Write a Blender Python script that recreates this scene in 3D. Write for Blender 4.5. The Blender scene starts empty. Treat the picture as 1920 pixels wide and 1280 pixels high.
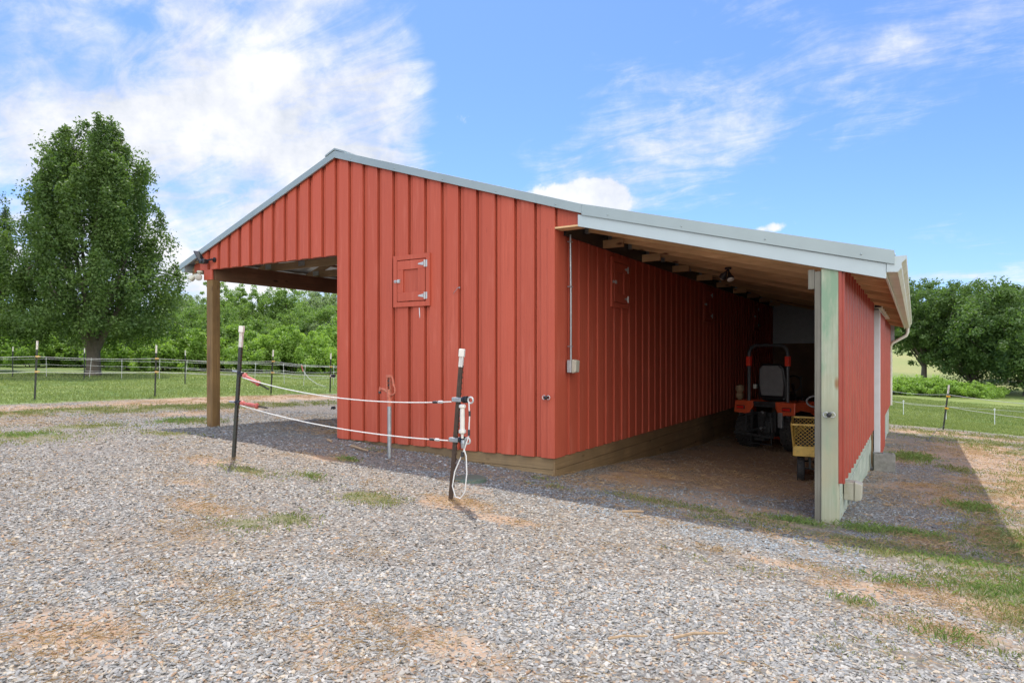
import bpy, math, random
import numpy as np
from mathutils import Vector, Matrix
random.seed(7); RNG = np.random.default_rng(11)
rad = math.radians
S = bpy.context.scene; COL = S.collection

# ------------------------------------------------------------------ camera
CAMH = 1.55; YAW = 31.75
cd = bpy.data.cameras.new("camera"); cam = bpy.data.objects.new("camera", cd); COL.objects.link(cam)
cam.location = (0, 0, CAMH); cam.rotation_euler = (rad(90), 0, rad(YAW))
cd.sensor_width = 36; cd.lens = 36*1220/1920; cd.shift_y = 27/1920; cd.shift_x = 0
cd.clip_start = .05; cd.clip_end = 3000
S.camera = cam

# ------------------------------------------------------------------ light
SUN_EL = 65.5; SUN_AZ = math.atan2(-.70, .71)          # sun stands behind the barn, to the left
sl = bpy.data.lights.new("sun", 'SUN'); so = bpy.data.objects.new("sun", sl); COL.objects.link(so)
sl.energy = 2.75; sl.angle = rad(.53); sl.color = (1, .95, .87)
sd = Vector((math.sin(SUN_AZ)*math.cos(rad(SUN_EL)), math.cos(SUN_AZ)*math.cos(rad(SUN_EL)), math.sin(rad(SUN_EL))))
so.rotation_euler = sd.to_track_quat('Z', 'Y').to_euler(); so.location = sd*60
S.view_settings.view_transform = 'Standard'; S.view_settings.look = 'None'
S.view_settings.exposure = .88; S.view_settings.gamma = 1

def build_world():
    w = bpy.data.worlds.new("World"); S.world = w; w.use_nodes = True
    nt = w.node_tree; nt.nodes.clear(); N = nt.nodes.new; L = nt.links.new
    def math_(op, a, b=None, c=None):
        n = N('ShaderNodeMath'); n.operation = op
        for i, x in enumerate((a, b, c)):
            if x is None: continue
            if isinstance(x, (int, float)): n.inputs[i].default_value = x
            else: L(x, n.inputs[i])
        return n.outputs[0]
    out = N('ShaderNodeOutputWorld'); bg = N('ShaderNodeBackground'); L(bg.outputs[0], out.inputs[0])
    sky = N('ShaderNodeTexSky'); sky.sky_type = 'NISHITA'; sky.sun_disc = False
    sky.sun_elevation = rad(SUN_EL); sky.sun_rotation = SUN_AZ % (2*math.pi)
    sky.air_density = 1.0; sky.dust_density = .6; sky.ozone_density = 1.6
    tc = N('ShaderNodeTexCoord'); sp = N('ShaderNodeSeparateXYZ'); L(tc.outputs['Generated'], sp.inputs[0])
    x, y, z = sp.outputs
    az = math_('ARCTAN2', x, y); el = math_('ARCSINE', z)
    # cloud layer: noise on a flat sheet overhead, plus placed banks given by azimuth / elevation in degrees
    zz = math_('ADD', math_('MAXIMUM', z, 0.0), .16)
    cb = N('ShaderNodeCombineXYZ'); L(math_('DIVIDE', x, zz), cb.inputs[0]); L(math_('DIVIDE', y, zz), cb.inputs[1])
    n1 = N('ShaderNodeTexNoise'); L(cb.outputs[0], n1.inputs['Vector'])
    n1.inputs['Scale'].default_value = 1.5; n1.inputs['Detail'].default_value = 9; n1.inputs['Roughness'].default_value = .58; n1.inputs['Distortion'].default_value = .5
    n2 = N('ShaderNodeTexNoise'); L(tc.outputs['Generated'], n2.inputs['Vector'])
    n2.inputs['Scale'].default_value = 13; n2.inputs['Detail'].default_value = 9; n2.inputs['Roughness'].default_value = .62
    n4 = N('ShaderNodeTexNoise'); mp4 = N('ShaderNodeMapping'); mp4.inputs['Rotation'].default_value = (0, 0, .6); mp4.inputs['Scale'].default_value = (1, 2.3, 1); L(cb.outputs[0], mp4.inputs[0]); L(mp4.outputs[0], n4.inputs['Vector'])
    n4.inputs['Scale'].default_value = 3.4; n4.inputs['Detail'].default_value = 10; n4.inputs['Roughness'].default_value = .66; n4.inputs['Distortion'].default_value = .9
    def blob(a, e, ra, re, wgt, rot=0):
        da = math_('SUBTRACT', az, rad(a)); de = math_('SUBTRACT', el, rad(e))
        c, s = math.cos(rad(rot)), math.sin(rad(rot))
        u = math_('ADD', math_('MULTIPLY', da, c/rad(ra)), math_('MULTIPLY', de, s/rad(ra)))
        v = math_('ADD', math_('MULTIPLY', da, -s/rad(re)), math_('MULTIPLY', de, c/rad(re)))
        d = math_('ADD', math_('MULTIPLY', u, u), math_('MULTIPLY', v, v))
        return math_('MULTIPLY', math_('EXPONENT', math_('MULTIPLY', d, -1.0)), wgt)
    def total(bl):
        t = None
        for b in bl:
            o = blob(*b); t = o if t is None else math_('ADD', t, o)
        return t
    BANK = SKY_BANK; CUM = SKY_CUM
    thin = math_('ADD', math_('MULTIPLY', n1.outputs[0], 1.0), total(BANK))
    thin = math_('ADD', thin, math_('MULTIPLY', math_('SUBTRACT', n2.outputs[0], .5), .35)); thin = math_('ADD', thin, math_('MULTIPLY', math_('SUBTRACT', n4.outputs[0], .5), .62))
    m1 = N('ShaderNodeMapRange'); m1.interpolation_type = 'SMOOTHSTEP'; L(thin, m1.inputs[0])
    m1.inputs[1].default_value = .50; m1.inputs[2].default_value = .98
    cu = math_('ADD', math_('MULTIPLY', math_('SUBTRACT', n2.outputs[0], .5), 2.1), total(CUM))
    m2 = N('ShaderNodeMapRange'); m2.interpolation_type = 'SMOOTHSTEP'; L(cu, m2.inputs[0])
    m2.inputs[1].default_value = .42; m2.inputs[2].default_value = .75
    dens = math_('MAXIMUM', m1.outputs[0], math_('MULTIPLY', m2.outputs[0], .97))
    dens = math_('MULTIPLY', dens, .97)
    # clouds: white, a little grey-violet where the noise is low
    cc = N('ShaderNodeMix'); cc.data_type = 'RGBA'; mc = N('ShaderNodeMapRange'); L(math_('ADD', math_('MULTIPLY', n2.outputs[0], .6), math_('MULTIPLY', n1.outputs[0], .4)), mc.inputs[0]); mc.inputs[1].default_value = .4; mc.inputs[2].default_value = .6; L(mc.outputs[0], cc.inputs[0])
    cc.inputs[6].default_value = (3.1, 3.3, 3.65, 1); cc.inputs[7].default_value = (4.5, 4.5, 4.6, 1)
    sc = N('ShaderNodeMix'); sc.data_type = 'RGBA'; sc.blend_type = 'MULTIPLY'; sc.inputs[0].default_value = 1
    L(sky.outputs[0], sc.inputs[6]); sc.inputs[7].default_value = SKY_TINT
    # added fill for the shaded gable: bright cloud over unseen sky opposite the sun
    bk = math_('ADD', math_('MULTIPLY', x, -math.sin(SUN_AZ)), math_('MULTIPLY', y, -math.cos(SUN_AZ)))
    bk = math_('ADD', bk, math_('MULTIPLY', math_('SUBTRACT', n2.outputs[0], .5), .5))
    m3 = N('ShaderNodeMapRange'); m3.interpolation_type = 'SMOOTHSTEP'; L(bk, m3.inputs[0]); m3.inputs[1].default_value = .12; m3.inputs[2].default_value = .5
    c3 = N('ShaderNodeMix'); c3.data_type = 'RGBA'; L(m3.outputs[0], c3.inputs[0]); L(cc.outputs[2], c3.inputs[6]); c3.inputs[7].default_value = (10.6, 10.8, 10.9, 1)
    cc = c3; dens = math_('MAXIMUM', dens, math_('MULTIPLY', m3.outputs[0], .95))
    mx = N('ShaderNodeMix'); mx.data_type = 'RGBA'; L(dens, mx.inputs[0]); L(sc.outputs[2], mx.inputs[6]); L(cc.outputs[2], mx.inputs[7])
    L(mx.outputs[2], bg.inputs[0]); bg.inputs[1].default_value = .13
SKY_TINT = (.46, .60, .90, 1)
SKY_BANK = [(-66, 16, 9, 5.5, .43), (-53, 21, 11, 6, .37), (-47, 13, 7, 6, .40), (-60, 6, 16, 5, .43), (-75, 25, 4, 4, .6), (-50, 29, 8, 3, .2), (-42, 20, 4, 7, .22),
            (-22, 15, 9, 4.5, .15, 30), (-8, 20, 15, 6, .13, 20), (3, 24, 8, 3, .10, 15), (1, 5.8, 3.4, .5, .36), (7, 3.8, 5, .9, .45),
            (-36, 20, 3.5, 14, -.26), (-14, 9.5, 8, 3, -.3), (2, 13, 9, 3.5, -.25), (-73, 14.5, 3.2, 3, -.22), (-68, 30, 4, 2, -.38), (-62, 24, 3, 1.2, -.22), (-24, 30, 8, 4, -.12), (-28, 21, 4, 4, -.12)]
SKY_CUM = [(-27, 12.8, 4.0, 2.2, 1.0), (-23.4, 13.4, 3.2, 2.2, 1.0), (-30.5, 12.6, 3, 1.2, .65), (-10, 10.4, 1.9, .5, .70, 12), (-60, 12, 14, 7, .26), (-50, 17, 9, 5, .18), (-77, 28, 4, 4, .7)]
build_world()

# ------------------------------------------------------------------ terrain height
CP = np.array([(-3.9,7.33,0),(-7.75,7.33,.235),(-11,7.33,.24),(-18.7,7.6,.41),(-18.1,10.3,.35),(-18.2,14.2,.25),(-18.7,17.1,.15),(-7,4.93,.3),(-3.91,5.16,.12),
  (-.7,7.2,-.14),(-3.9,13,-.33),(-.6,13,-.42),(-3.5,22,-.6),(.8,25,-.8),(0,0,.1),(2.5,3,0),(-3,2,.15),(-8,0,.3),(-36,17.2,.5),(-30,30,.2),(-12,25,-.1),
  (4.8,55,-2.0),(2,35,-1.4),(8,8,-.4),(12,30,-1.6),(-20,60,-.3),(-50,40,.3),(-40,0,.8),(-15,-10,.5),(10,-10,0),(25,20,-1.4),(20,65,-2.2)], float)
def _fit():
    P = CP[:, :2]; n = len(P); D = np.linalg.norm(P[:, None]-P[None], axis=2)
    A = np.zeros((n+3, n+3)); A[:n, :n] = -D; A[:n, n] = 1; A[:n, n+1:] = P; A[n, :n] = 1; A[n+1:, :n] = P.T
    b = np.zeros(n+3); b[:n] = CP[:, 2]
    return np.linalg.solve(A, b)
RW = _fit()
def sstep(a, b, x):
    t = np.clip((x-a)/(b-a), 0, 1); return t*t*(3-2*t)
def gz(x, y):
    x = np.asarray(x, float); y = np.asarray(y, float)
    xc = np.clip(x, -60, 30); yc = np.clip(y, -15, 70); n = len(CP)
    z = RW[n]+RW[n+1]*xc+RW[n+2]*yc
    for i in range(n): z = z-RW[i]*np.sqrt((xc-CP[i, 0])**2+(yc-CP[i, 1])**2+.02)
    hill = sstep(72, 260, y+.25*x)*13 + sstep(60, 300, -x)*6
    return z+hill*(y > 20)
def gh(x, y): return float(gz(x, y))
def vnoise(x, y, s, seed=0):
    # smooth value noise, vectorised
    x = x/s+seed*17.3; y = y/s-seed*9.1
    xi = np.floor(x).astype(np.int64); yi = np.floor(y).astype(np.int64); xf = x-xi; yf = y-yi
    def hsh(a, b):
        v = (a*374761393+b*668265263+seed*362437) & 0x7fffffff; v = ((v ^ (v >> 13))*1274126177) & 0x7fffffff
        return ((v ^ (v >> 16)) & 0xffff)/65535.
    u = xf*xf*(3-2*xf); v = yf*yf*(3-2*yf)
    return (hsh(xi, yi)*(1-u)+hsh(xi+1, yi)*u)*(1-v)+(hsh(xi, yi+1)*(1-u)+hsh(xi+1, yi+1)*u)*v
def fbm(x, y, s, seed=0):
    return .53*vnoise(x, y, s, seed)+.29*vnoise(x, y, s/2.1, seed+1)+.18*vnoise(x, y, s/4.3, seed+2)

# ------------------------------------------------------------------ materials
def newmat(name):
    m = bpy.data.materials.new(name); m.use_nodes = True; nt = m.node_tree
    return m, nt, nt.nodes['Principled BSDF']
def mixc(nt, fac, a, b, blend='MIX'):
    n = nt.nodes.new('ShaderNodeMix'); n.data_type = 'RGBA'; n.blend_type = blend
    for s, v in ((0, fac), (6, a), (7, b)):
        if hasattr(v, 'is_linked'): nt.links.new(v, n.inputs[s])
        elif isinstance(v, (int, float)): n.inputs[s].default_value = v
        else: n.inputs[s].default_value = (*v[:3], 1)
    return n.outputs[2]
def noise(nt, vec, scale, detail=4, rough=.55, stretch=None):
    if stretch:
        mp = nt.nodes.new('ShaderNodeMapping'); mp.inputs['Scale'].default_value = stretch; nt.links.new(vec, mp.inputs[0]); vec = mp.outputs[0]
    n = nt.nodes.new('ShaderNodeTexNoise'); nt.links.new(vec, n.inputs['Vector'])
    n.inputs['Scale'].default_value = scale; n.inputs['Detail'].default_value = detail; n.inputs['Roughness'].default_value = rough
    return n.outputs[0]
def ramp(nt, fac, a, b):
    n = nt.nodes.new('ShaderNodeMapRange'); nt.links.new(fac, n.inputs[0]); n.inputs[1].default_value = a; n.inputs[2].default_value = b
    return n.outputs[0]
def bump(nt, b, h, strength, dist=.01):
    n = nt.nodes.new('ShaderNodeBump'); n.inputs['Strength'].default_value = strength; n.inputs['Distance'].default_value = dist
    nt.links.new(h, n.inputs['Height']); nt.links.new(n.outputs[0], b.inputs['Normal'])
def pos(nt):
    return nt.nodes.new('ShaderNodeNewGeometry').outputs['Position']
def plain(name, c, rough=.5, metal=0, var=.15, scale=8, dirt=None, bmp=0):
    m, nt, b = newmat(name); p = pos(nt)
    n = noise(nt, p, scale, 5, .6)
    c2 = tuple(x*(1-var*1.6) for x in c)
    col = mixc(nt, ramp(nt, n, .3, .7), c2, tuple(min(1, x*(1+var*.5)) for x in c))
    if dirt:
        d = noise(nt, p, scale*.6+1.7, 6, .65); col = mixc(nt, ramp(nt, d, .52, .72), col, dirt)
    nt.links.new(col, b.inputs['Base Color']); b.inputs['Roughness'].default_value = rough; b.inputs['Metallic'].default_value = metal
    if bmp: bump(nt, b, noise(nt, p, scale*4, 4), bmp, .004)
    return m
def wood(name, c1, c2, axis, rough=.75, knots=None, stain=None, grain=42, patch=None, rnd=False):
    """axis: 0/1/2 grain direction"""
    m, nt, b = newmat(name); p = pos(nt)
    st = [grain, grain, grain]; st[axis] = 1.3
    g = noise(nt, p, 1, 6, .62, st)
    big = noise(nt, p, 1.0, 3, .5, [2.2, 2.2, 2.2])
    col = mixc(nt, ramp(nt, g, .3, .72), c1, c2)
    col = mixc(nt, ramp(nt, big, .35, .7), col, tuple(.5*(x+y)*.72 for x, y in zip(c1, c2)))
    if patch: col = mixc(nt, ramp(nt, noise(nt, p, 1, 4, .6, [7 if i != axis else 1.6 for i in range(3)]), .5, .68), col, patch)
    if knots:
        st2 = [5.5]*3; st2[axis] = 2.1
        mp = nt.nodes.new('ShaderNodeMapping'); mp.inputs['Scale'].default_value = st2; nt.links.new(p, mp.inputs[0])
        v = nt.nodes.new('ShaderNodeTexVoronoi'); v.inputs['Scale'].default_value = 1; nt.links.new(mp.outputs[0], v.inputs['Vector'])
        col = mixc(nt, ramp(nt, v.outputs['Distance'], .17, .08), col, knots)
    if stain:
        s = noise(nt, p, .9, 5, .6, [1, 1, 1]); col = mixc(nt, ramp(nt, s, .52, .7), col, stain)
    if rnd:   # every timber has a tone of its own
        oi = nt.nodes.new('ShaderNodeObjectInfo'); k = ramp(nt, oi.outputs['Random'], 0, 1)
        col = mixc(nt, k, mixc(nt, 1., col, (.66, .60, .54), 'MULTIPLY'), mixc(nt, 1., col, (1.12, 1.08, 1.02), 'MULTIPLY'))
    nt.links.new(col, b.inputs['Base Color']); b.inputs['Roughness'].default_value = rough
    bump(nt, b, g, .35, .004)
    return m
def red_siding(name):
    m, nt, b = newmat(name); p = pos(nt)
    g = noise(nt, p, 1, 7, .68, (70, 70, 1.8)); big = noise(nt, p, 1.1, 4, .6, (1.6, 1.6, .7))
    col = mixc(nt, ramp(nt, g, .28, .72), (.40, .071, .039), (.55, .118, .067))
    col = mixc(nt, ramp(nt, big, .36, .68), col, (.485, .092, .050))
    fade = noise(nt, p, 1, 5, .6, (9, 9, .9)); col = mixc(nt, ramp(nt, fade, .55, .78), col, (.57, .145, .092))
    crack = noise(nt, p, 1, 5, .75, (120, 120, 3.2)); col = mixc(nt, ramp(nt, crack, .655, .72), col, (.14, .022, .018))
    at = nt.nodes.new('ShaderNodeAttribute'); at.attribute_name = 'tint'
    col = mixc(nt, 1.0, col, at.outputs['Color'], 'MULTIPLY')
    sp = nt.nodes.new('ShaderNodeTexVoronoi'); mp = nt.nodes.new('ShaderNodeMapping'); mp.inputs['Scale'].default_value = (5, 5, 2.2)
    nt.links.new(p, mp.inputs[0]); nt.links.new(mp.outputs[0], sp.inputs['Vector'])
    col = mixc(nt, ramp(nt, sp.outputs['Distance'], .035, .02), col, (.07, .02, .018))
    nt.links.new(col, b.inputs['Base Color']); b.inputs['Roughness'].default_value = .58; b.inputs['Specular IOR Level'].default_value = .35
    bump(nt, b, g, .3, .004)
    return m
def leaf_mat(name, c1, c2, trans=.42):
    m = bpy.data.materials.new(name); m.use_nodes = True; nt = m.node_tree; nt.nodes.clear(); N = nt.nodes.new
    at = N('ShaderNodeAttribute'); at.attribute_name = 'tint'
    col = mixc(nt, at.outputs['Fac'], c1, c2)
    d = N('ShaderNodeBsdfPrincipled'); nt.links.new(col, d.inputs['Base Color']); d.inputs['Roughness'].default_value = .5; d.inputs['Specular IOR Level'].default_value = .3
    t = N('ShaderNodeBsdfTranslucent'); tcl = mixc(nt, 1., col, (1.25, 1.35, .55), 'MULTIPLY'); nt.links.new(tcl, t.inputs[0])
    mx = N('ShaderNodeMixShader'); mx.inputs[0].default_value = trans; nt.links.new(d.outputs[0], mx.inputs[1]); nt.links.new(t.outputs[0], mx.inputs[2])
    o = N('ShaderNodeOutputMaterial'); nt.links.new(mx.outputs[0], o.inputs[0])
    return m
def attr_mat(name, rough=.8, spec=.3, bmp=None):
    m, nt, b = newmat(name)
    at = nt.nodes.new('ShaderNodeAttribute'); at.attribute_name = 'tint'
    col = at.outputs['Color']
    if bmp:
        p = pos(nt); n = noise(nt, p, bmp, 4, .6); col = mixc(nt, ramp(nt, n, .25, .75), mixc(nt, 1., col, (.72, .72, .74), 'MULTIPLY'), mixc(nt, 1., col, (1.15, 1.14, 1.12), 'MULTIPLY'))
        bump(nt, b, n, .25, .003)
    nt.links.new(col, b.inputs['Base Color']); b.inputs['Roughness'].default_value = rough; b.inputs['Specular IOR Level'].default_value = spec
    return m
M = {}
M['red'] = red_siding('red_painted_boards')
M['redmetal'] = plain('red_ribbed_metal', (.37, .058, .034), .42, 0, .12, 3)
M['trim'] = plain('pale_grey_metal', (.33, .39, .39), .36, .2, .05, 2, None)
M['fascia'] = plain('white_fascia_metal', (.46, .53, .54), .4, .1, .04, 2)
M['gutter'] = plain('stained_white_gutter', (.62, .62, .52), .45, 0, .1, 3, (.46, .46, .27))
M['white'] = plain('white_paint', (.72, .74, .76), .45, 0, .05, 5)
M['roof'] = plain('galvalume_roof', (.52, .56, .57), .35, .5, .06, 1.5)
M['post'] = wood('brown_treated_post', (.15, .085, .03), (.27, .165, .062), 2, knots=(.10, .05, .02), patch=(.115, .062, .026))
M['green'] = wood('green_treated_post', (.31, .35, .235), (.53, .55, .41), 2, knots=(.26, .12, .04), patch=(.24, .35, .23), stain=(.40, .37, .24))
M['greenh'] = wood('green_treated_board', (.37, .41, .31), (.52, .56, .45), 1, knots=(.25, .16, .07), patch=(.30, .36, .27))
M['greywood'] = wood('weathered_grey_board', (.13, .12, .09), (.27, .25, .20), 2)
M['skirtx'] = wood('brown_skirt_board', (.21, .135, .065), (.38, .265, .135), 0, knots=(.1, .05, .02), stain=(.17, .12, .07))
M['skirty'] = wood('brown_skirt_plank', (.19, .115, .05), (.36, .235, .115), 1, knots=(.1, .05, .02), stain=(.18, .12, .065))
M['beam'] = wood('brown_beam', (.15, .08, .042), (.27, .15, .08), 1, knots=(.05, .025, .012))
M['truss'] = wood('pine_truss', (.30, .20, .11), (.43, .30, .17), 0, knots=(.18, .10, .04))
M['rafter'] = wood('pine_rafter', (.62, .38, .19), (.86, .60, .34), 0, knots=(.16, .07, .03), grain=26, rnd=True)
M['ply'] = wood('brown_plywood', (.17, .10, .06), (.25, .155, .095), 0, grain=12)
M['galv'] = plain('galvanised_steel', (.42, .44, .45), .42, .7, .15, 20)
M['zinc'] = plain('zinc_hinge', (.62, .62, .60), .4, .4, .15, 40)
M['black'] = plain('black_plastic', (.018, .018, .02), .4, 0, .2, 20)
M['darkmetal'] = plain('dark_metal', (.055, .058, .06), .5, .3, .3, 20)
M['rollbar'] = plain('worn_grey_steel', (.10, .105, .11), .4, .2, .2, 20)
M['rubber'] = plain('tyre_rubber', (.035, .035, .036), .75, 0, .3, 30, (.085, .07, .055))
M['orange'] = plain('orange_paint', (.72, .105, .035), .38, 0, .1, 10)
M['seat'] = plain('grey_seat_vinyl', (.24, .245, .25), .55, 0, .1, 12)
M['lens'] = plain('red_lens', (.80, .03, .02), .15, 0, .05, 12)
M['lensglow'] = plain('red_reflector', (.95, .07, .04), .3, 0, .02, 12)
M['yellow'] = plain('yellow_cart_paint', (.80, .54, .13), .42, 0, .12, 12, (.40, .24, .05))
M['cloth'] = plain('dark_cloth', (.035, .037, .045), .85, 0, .3, 8)
M['rope'] = plain('white_polyrope', (.74, .73, .70), .6, 0, .1, 150)
M['farrope'] = plain('white_fence_rope', (.50, .50, .47), .6, 0, .08, 30)
M['tpost'] = plain('dark_green_steel', (.040, .046, .038), .55, .15, .25, 30, (.06, .045, .035))
M['rustpost'] = plain('rusty_steel', (.075, .045, .03), .6, .15, .25, 30, (.045, .03, .024))
M['tip'] = plain('chipped_white_paint', (.68, .65, .60), .55, 0, .08, 25, (.36, .17, .075))
M['cap'] = plain('cream_plastic', (.74, .70, .62), .5, 0, .06, 20)
M['clip'] = plain('yellow_insulator', (.75, .40, .02), .45, 0, .05, 30)
M['handle'] = plain('faded_red_plastic', (.45, .10, .08), .45, 0, .15, 30, (.50, .25, .22))
M['hydrant'] = plain('rusty_red_iron', (.56, .16, .10), .6, 0, .2, 30, (.40, .17, .10))
M['concrete'] = plain('concrete', (.27, .265, .245), .9, 0, .2, 14, (.17, .165, .14), .4)
M['box'] = plain('beige_plastic_box', (.44, .42, .34), .5, 0, .08, 10, (.33, .31, .22))
M['greybox'] = plain('grey_metal_box', (.42, .44, .45), .45, .2, .08, 10)
M['glass'] = plain('lamp_glass', (.62, .60, .54), .15, 0, .05, 10)
M['bark'] = wood('grey_brown_bark', (.09, .072, .055), (.19, .16, .125), 2, .9, grain=16)
M['leafA'] = leaf_mat('pear_leaves', (.050, .102, .031), (.150, .222, .062))
M['leafB'] = leaf_mat('wood_leaves', (.095, .18, .045), (.25, .36, .095))
M['leafC'] = leaf_mat('bright_shrub_leaves', (.15, .26, .05), (.32, .46, .10))
M['leafD'] = leaf_mat('dark_oak_leaves', (.062, .122, .040), (.155, .235, .07))
M['leafE'] = leaf_mat('greyish_leaves', (.15, .215, .115), (.27, .345, .19))
M['blade'] = leaf_mat('grass_blades', (.105, .165, .045), (.30, .325, .12), .3)
M['weed'] = leaf_mat('weed_blades', (.12, .165, .05), (.33, .30, .14), .3)
M['fresh'] = leaf_mat('fresh_grass', (.10, .165, .045), (.23, .31, .09), .3)
M['dryblade'] = leaf_mat('dry_grass', (.26, .155, .075), (.50, .345, .19), .2)
M['stone'] = attr_mat('loose_gravel', .85, .25, 160)
M['stick'] = plain('dry_stick', (.42, .29, .17), .85, 0, .2, 30)
M['lid'] = plain('green_plastic_lid', (.11, .155, .12), .6, 0, .15, 30)

# ------------------------------------------------------------------ mesh helpers
class MB:
    def __init__(s): s.v = []; s.f = []; s.t = []
    def add(s, vs, fs, tint=None):
        o = len(s.v); s.v += [tuple(p) for p in vs]; s.f += [tuple(i+o for i in f) for f in fs]
        s.t += [tint if tint is not None else 1.]*len(vs); return s
    def box(s, x0, x1, y0, y1, z0, z1, tint=None):
        return s.add([(x0,y0,z0),(x1,y0,z0),(x1,y1,z0),(x0,y1,z0),(x0,y0,z1),(x1,y0,z1),(x1,y1,z1),(x0,y1,z1)],
            [(3,2,1,0),(4,5,6,7),(0,1,5,4),(1,2,6,5),(2,3,7,6),(3,0,4,7)], tint)
    def prism(s, pts, ext, tint=None):
        n = len(pts); e = Vector(ext); a = [Vector(p) for p in pts]
        nrm = Vector((0,0,0))
        for i in range(n): nrm += a[i].cross(a[(i+1) % n])
        if nrm.dot(e) > 0: a = a[::-1]
        vs = a+[p+e for p in a]
        fs = [tuple(range(n)), tuple(range(2*n-1, n-1, -1))]+[((i+1) % n, i, i+n, (i+1) % n+n) for i in range(n)]
        return s.add(vs, fs, tint)
    def bar(s, p, q, w, h, up=(0,0,1)):
        p = Vector(p); q = Vector(q); d = (q-p).normalized(); u = Vector(up)
        r = d.cross(u)
        if r.length < 1e-4: r = d.cross(Vector((1,0,0)))
        r.normalize(); u = r.cross(d)
        c = [(-w/2,-h/2),(w/2,-h/2),(w/2,h/2),(-w/2,h/2)]
        return s.prism([p+r*a+u*b for a, b in c], q-p)
    def tube(s, pts, r, n=8, closed=False):
        pts = [Vector(p) for p in pts]; m = len(pts); rs = r if isinstance(r, (list, tuple)) else [r]*m
        vs = []; fs = []; prev = None
        for i, p in enumerate(pts):
            if closed: d = pts[(i+1) % m]-pts[i-1]
            else: d = pts[min(i+1, m-1)]-pts[max(i-1, 0)]
            d.normalize()
            if prev is None:
                a = d.cross(Vector((0,0,1)))
                if a.length < .05: a = d.cross(Vector((1,0,0)))
            else: a = prev-d*prev.dot(d)
            a.normalize(); prev = a; b = d.cross(a)
            vs += [p+(a*math.cos(2*math.pi*k/n)+b*math.sin(2*math.pi*k/n))*rs[i] for k in range(n)]
        for i in range(m if closed else m-1):
            j = (i+1) % m
            fs += [(i*n+k, i*n+(k+1) % n, j*n+(k+1) % n, j*n+k) for k in range(n)]
        if not closed: fs += [tuple(range(n-1, -1, -1)), tuple((m-1)*n+k for k in range(n))]
        return s.add(vs, fs)
    def lathe(s, prof, origin=(0,0,0), axis=(0,0,1), n=24):
        ax = Vector(axis).normalized(); o = Vector(origin)
        a = ax.cross(Vector((0,0,1)))
        if a.length < .05: a = Vector((1,0,0))
        a.normalize(); b = ax.cross(a); vs = []; fs = []; m = len(prof)
        for r, h in prof: vs += [o+ax*h+(a*math.cos(2*math.pi*k/n)+b*math.sin(2*math.pi*k/n))*max(r, 1e-4) for k in range(n)]
        for i in range(m-1): fs += [(i*n+k, i*n+(k+1) % n, (i+1)*n+(k+1) % n, (i+1)*n+k) for k in range(n)]
        fs += [tuple(range(n-1, -1, -1)), tuple((m-1)*n+k for k in range(n))]
        return s.add(vs, fs)
    def map(s, fn): s.v = [tuple(fn(*p)) for p in s.v]; return s
    def build(s, name, m, parent=None, bevel=0, smooth=False, origin=None):
        me = bpy.data.meshes.new(name)
        vs = s.v
        if origin is not None: vs = [(x-origin[0], y-origin[1], z-origin[2]) for x, y, z in vs]
        me.from_pydata(vs, [], s.f); me.update()
        if any(t != 1. for t in s.t) or (m and m.name.startswith('red_painted')):
            at = me.attributes.new('tint', 'FLOAT_COLOR', 'POINT')
            at.data.foreach_set('color', np.array([(t, t, t, 1) if isinstance(t, float) else (*t, 1) for t in s.t], np.float32).ravel())
        o = bpy.data.objects.new(name, me); COL.objects.link(o)
        if origin is not None: o.location = origin
        if m: me.materials.append(m)
        if parent: o.parent = parent
        if smooth:
            for p in me.polygons: p.use_smooth = True
            try: me.set_sharp_from_angle(angle=rad(40))
            except Exception: pass
        if bevel:
            b = o.modifiers.new('bevel', 'BEVEL'); b.width = bevel; b.segments = 2; b.limit_method = 'ANGLE'
        return o
def tag(o, label=None, cat=None, group=None, kind=None):
    if label: o['label'] = label
    if cat: o['category'] = cat
    if group: o['group'] = group
    if kind: o['kind'] = kind
    return o
def empty(name, loc=(0,0,0), rz=0, label=None, cat=None, group=None):
    o = bpy.data.objects.new(name, None); COL.objects.link(o); o.location = loc; o.rotation_euler = (0,0,rz); o.empty_display_size = .2
    return tag(o, label, cat, group)
def copy_tree(o, parent=None):
    c = o.copy(); COL.objects.link(c)
    if parent: c.parent = parent
    for ch in list(o.children): copy_tree(ch, c)
    return c
def np_mesh(name, V, faces_flat, nper, mat_, tint=None, parent=None, smooth=False):
    """V (n,3); faces_flat int array (m*nper); tint (n,) or (n,3)"""
    me = bpy.data.meshes.new(name); n = len(V); m = len(faces_flat)//nper
    me.vertices.add(n); me.vertices.foreach_set('co', np.ascontiguousarray(V, np.float32).ravel())
    me.loops.add(m*nper); me.loops.foreach_set('vertex_index', np.ascontiguousarray(faces_flat, np.int32))
    me.polygons.add(m); me.polygons.foreach_set('loop_start', np.arange(0, m*nper, nper, dtype=np.int32))
    me.polygons.foreach_set('use_smooth', np.full(m, smooth, bool))
    me.update(calc_edges=True)
    if tint is not None:
        t = np.asarray(tint, np.float32)
        if t.ndim == 1: t = np.stack([t, t, t], 1)
        at = me.attributes.new('tint', 'FLOAT_COLOR', 'POINT')
        at.data.foreach_set('color', np.concatenate([t, np.ones((n, 1), np.float32)], 1).astype(np.float32).ravel())
    me.materials.append(mat_)
    o = bpy.data.objects.new(name, me); COL.objects.link(o)
    if parent: o.parent = parent
    return o

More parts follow.
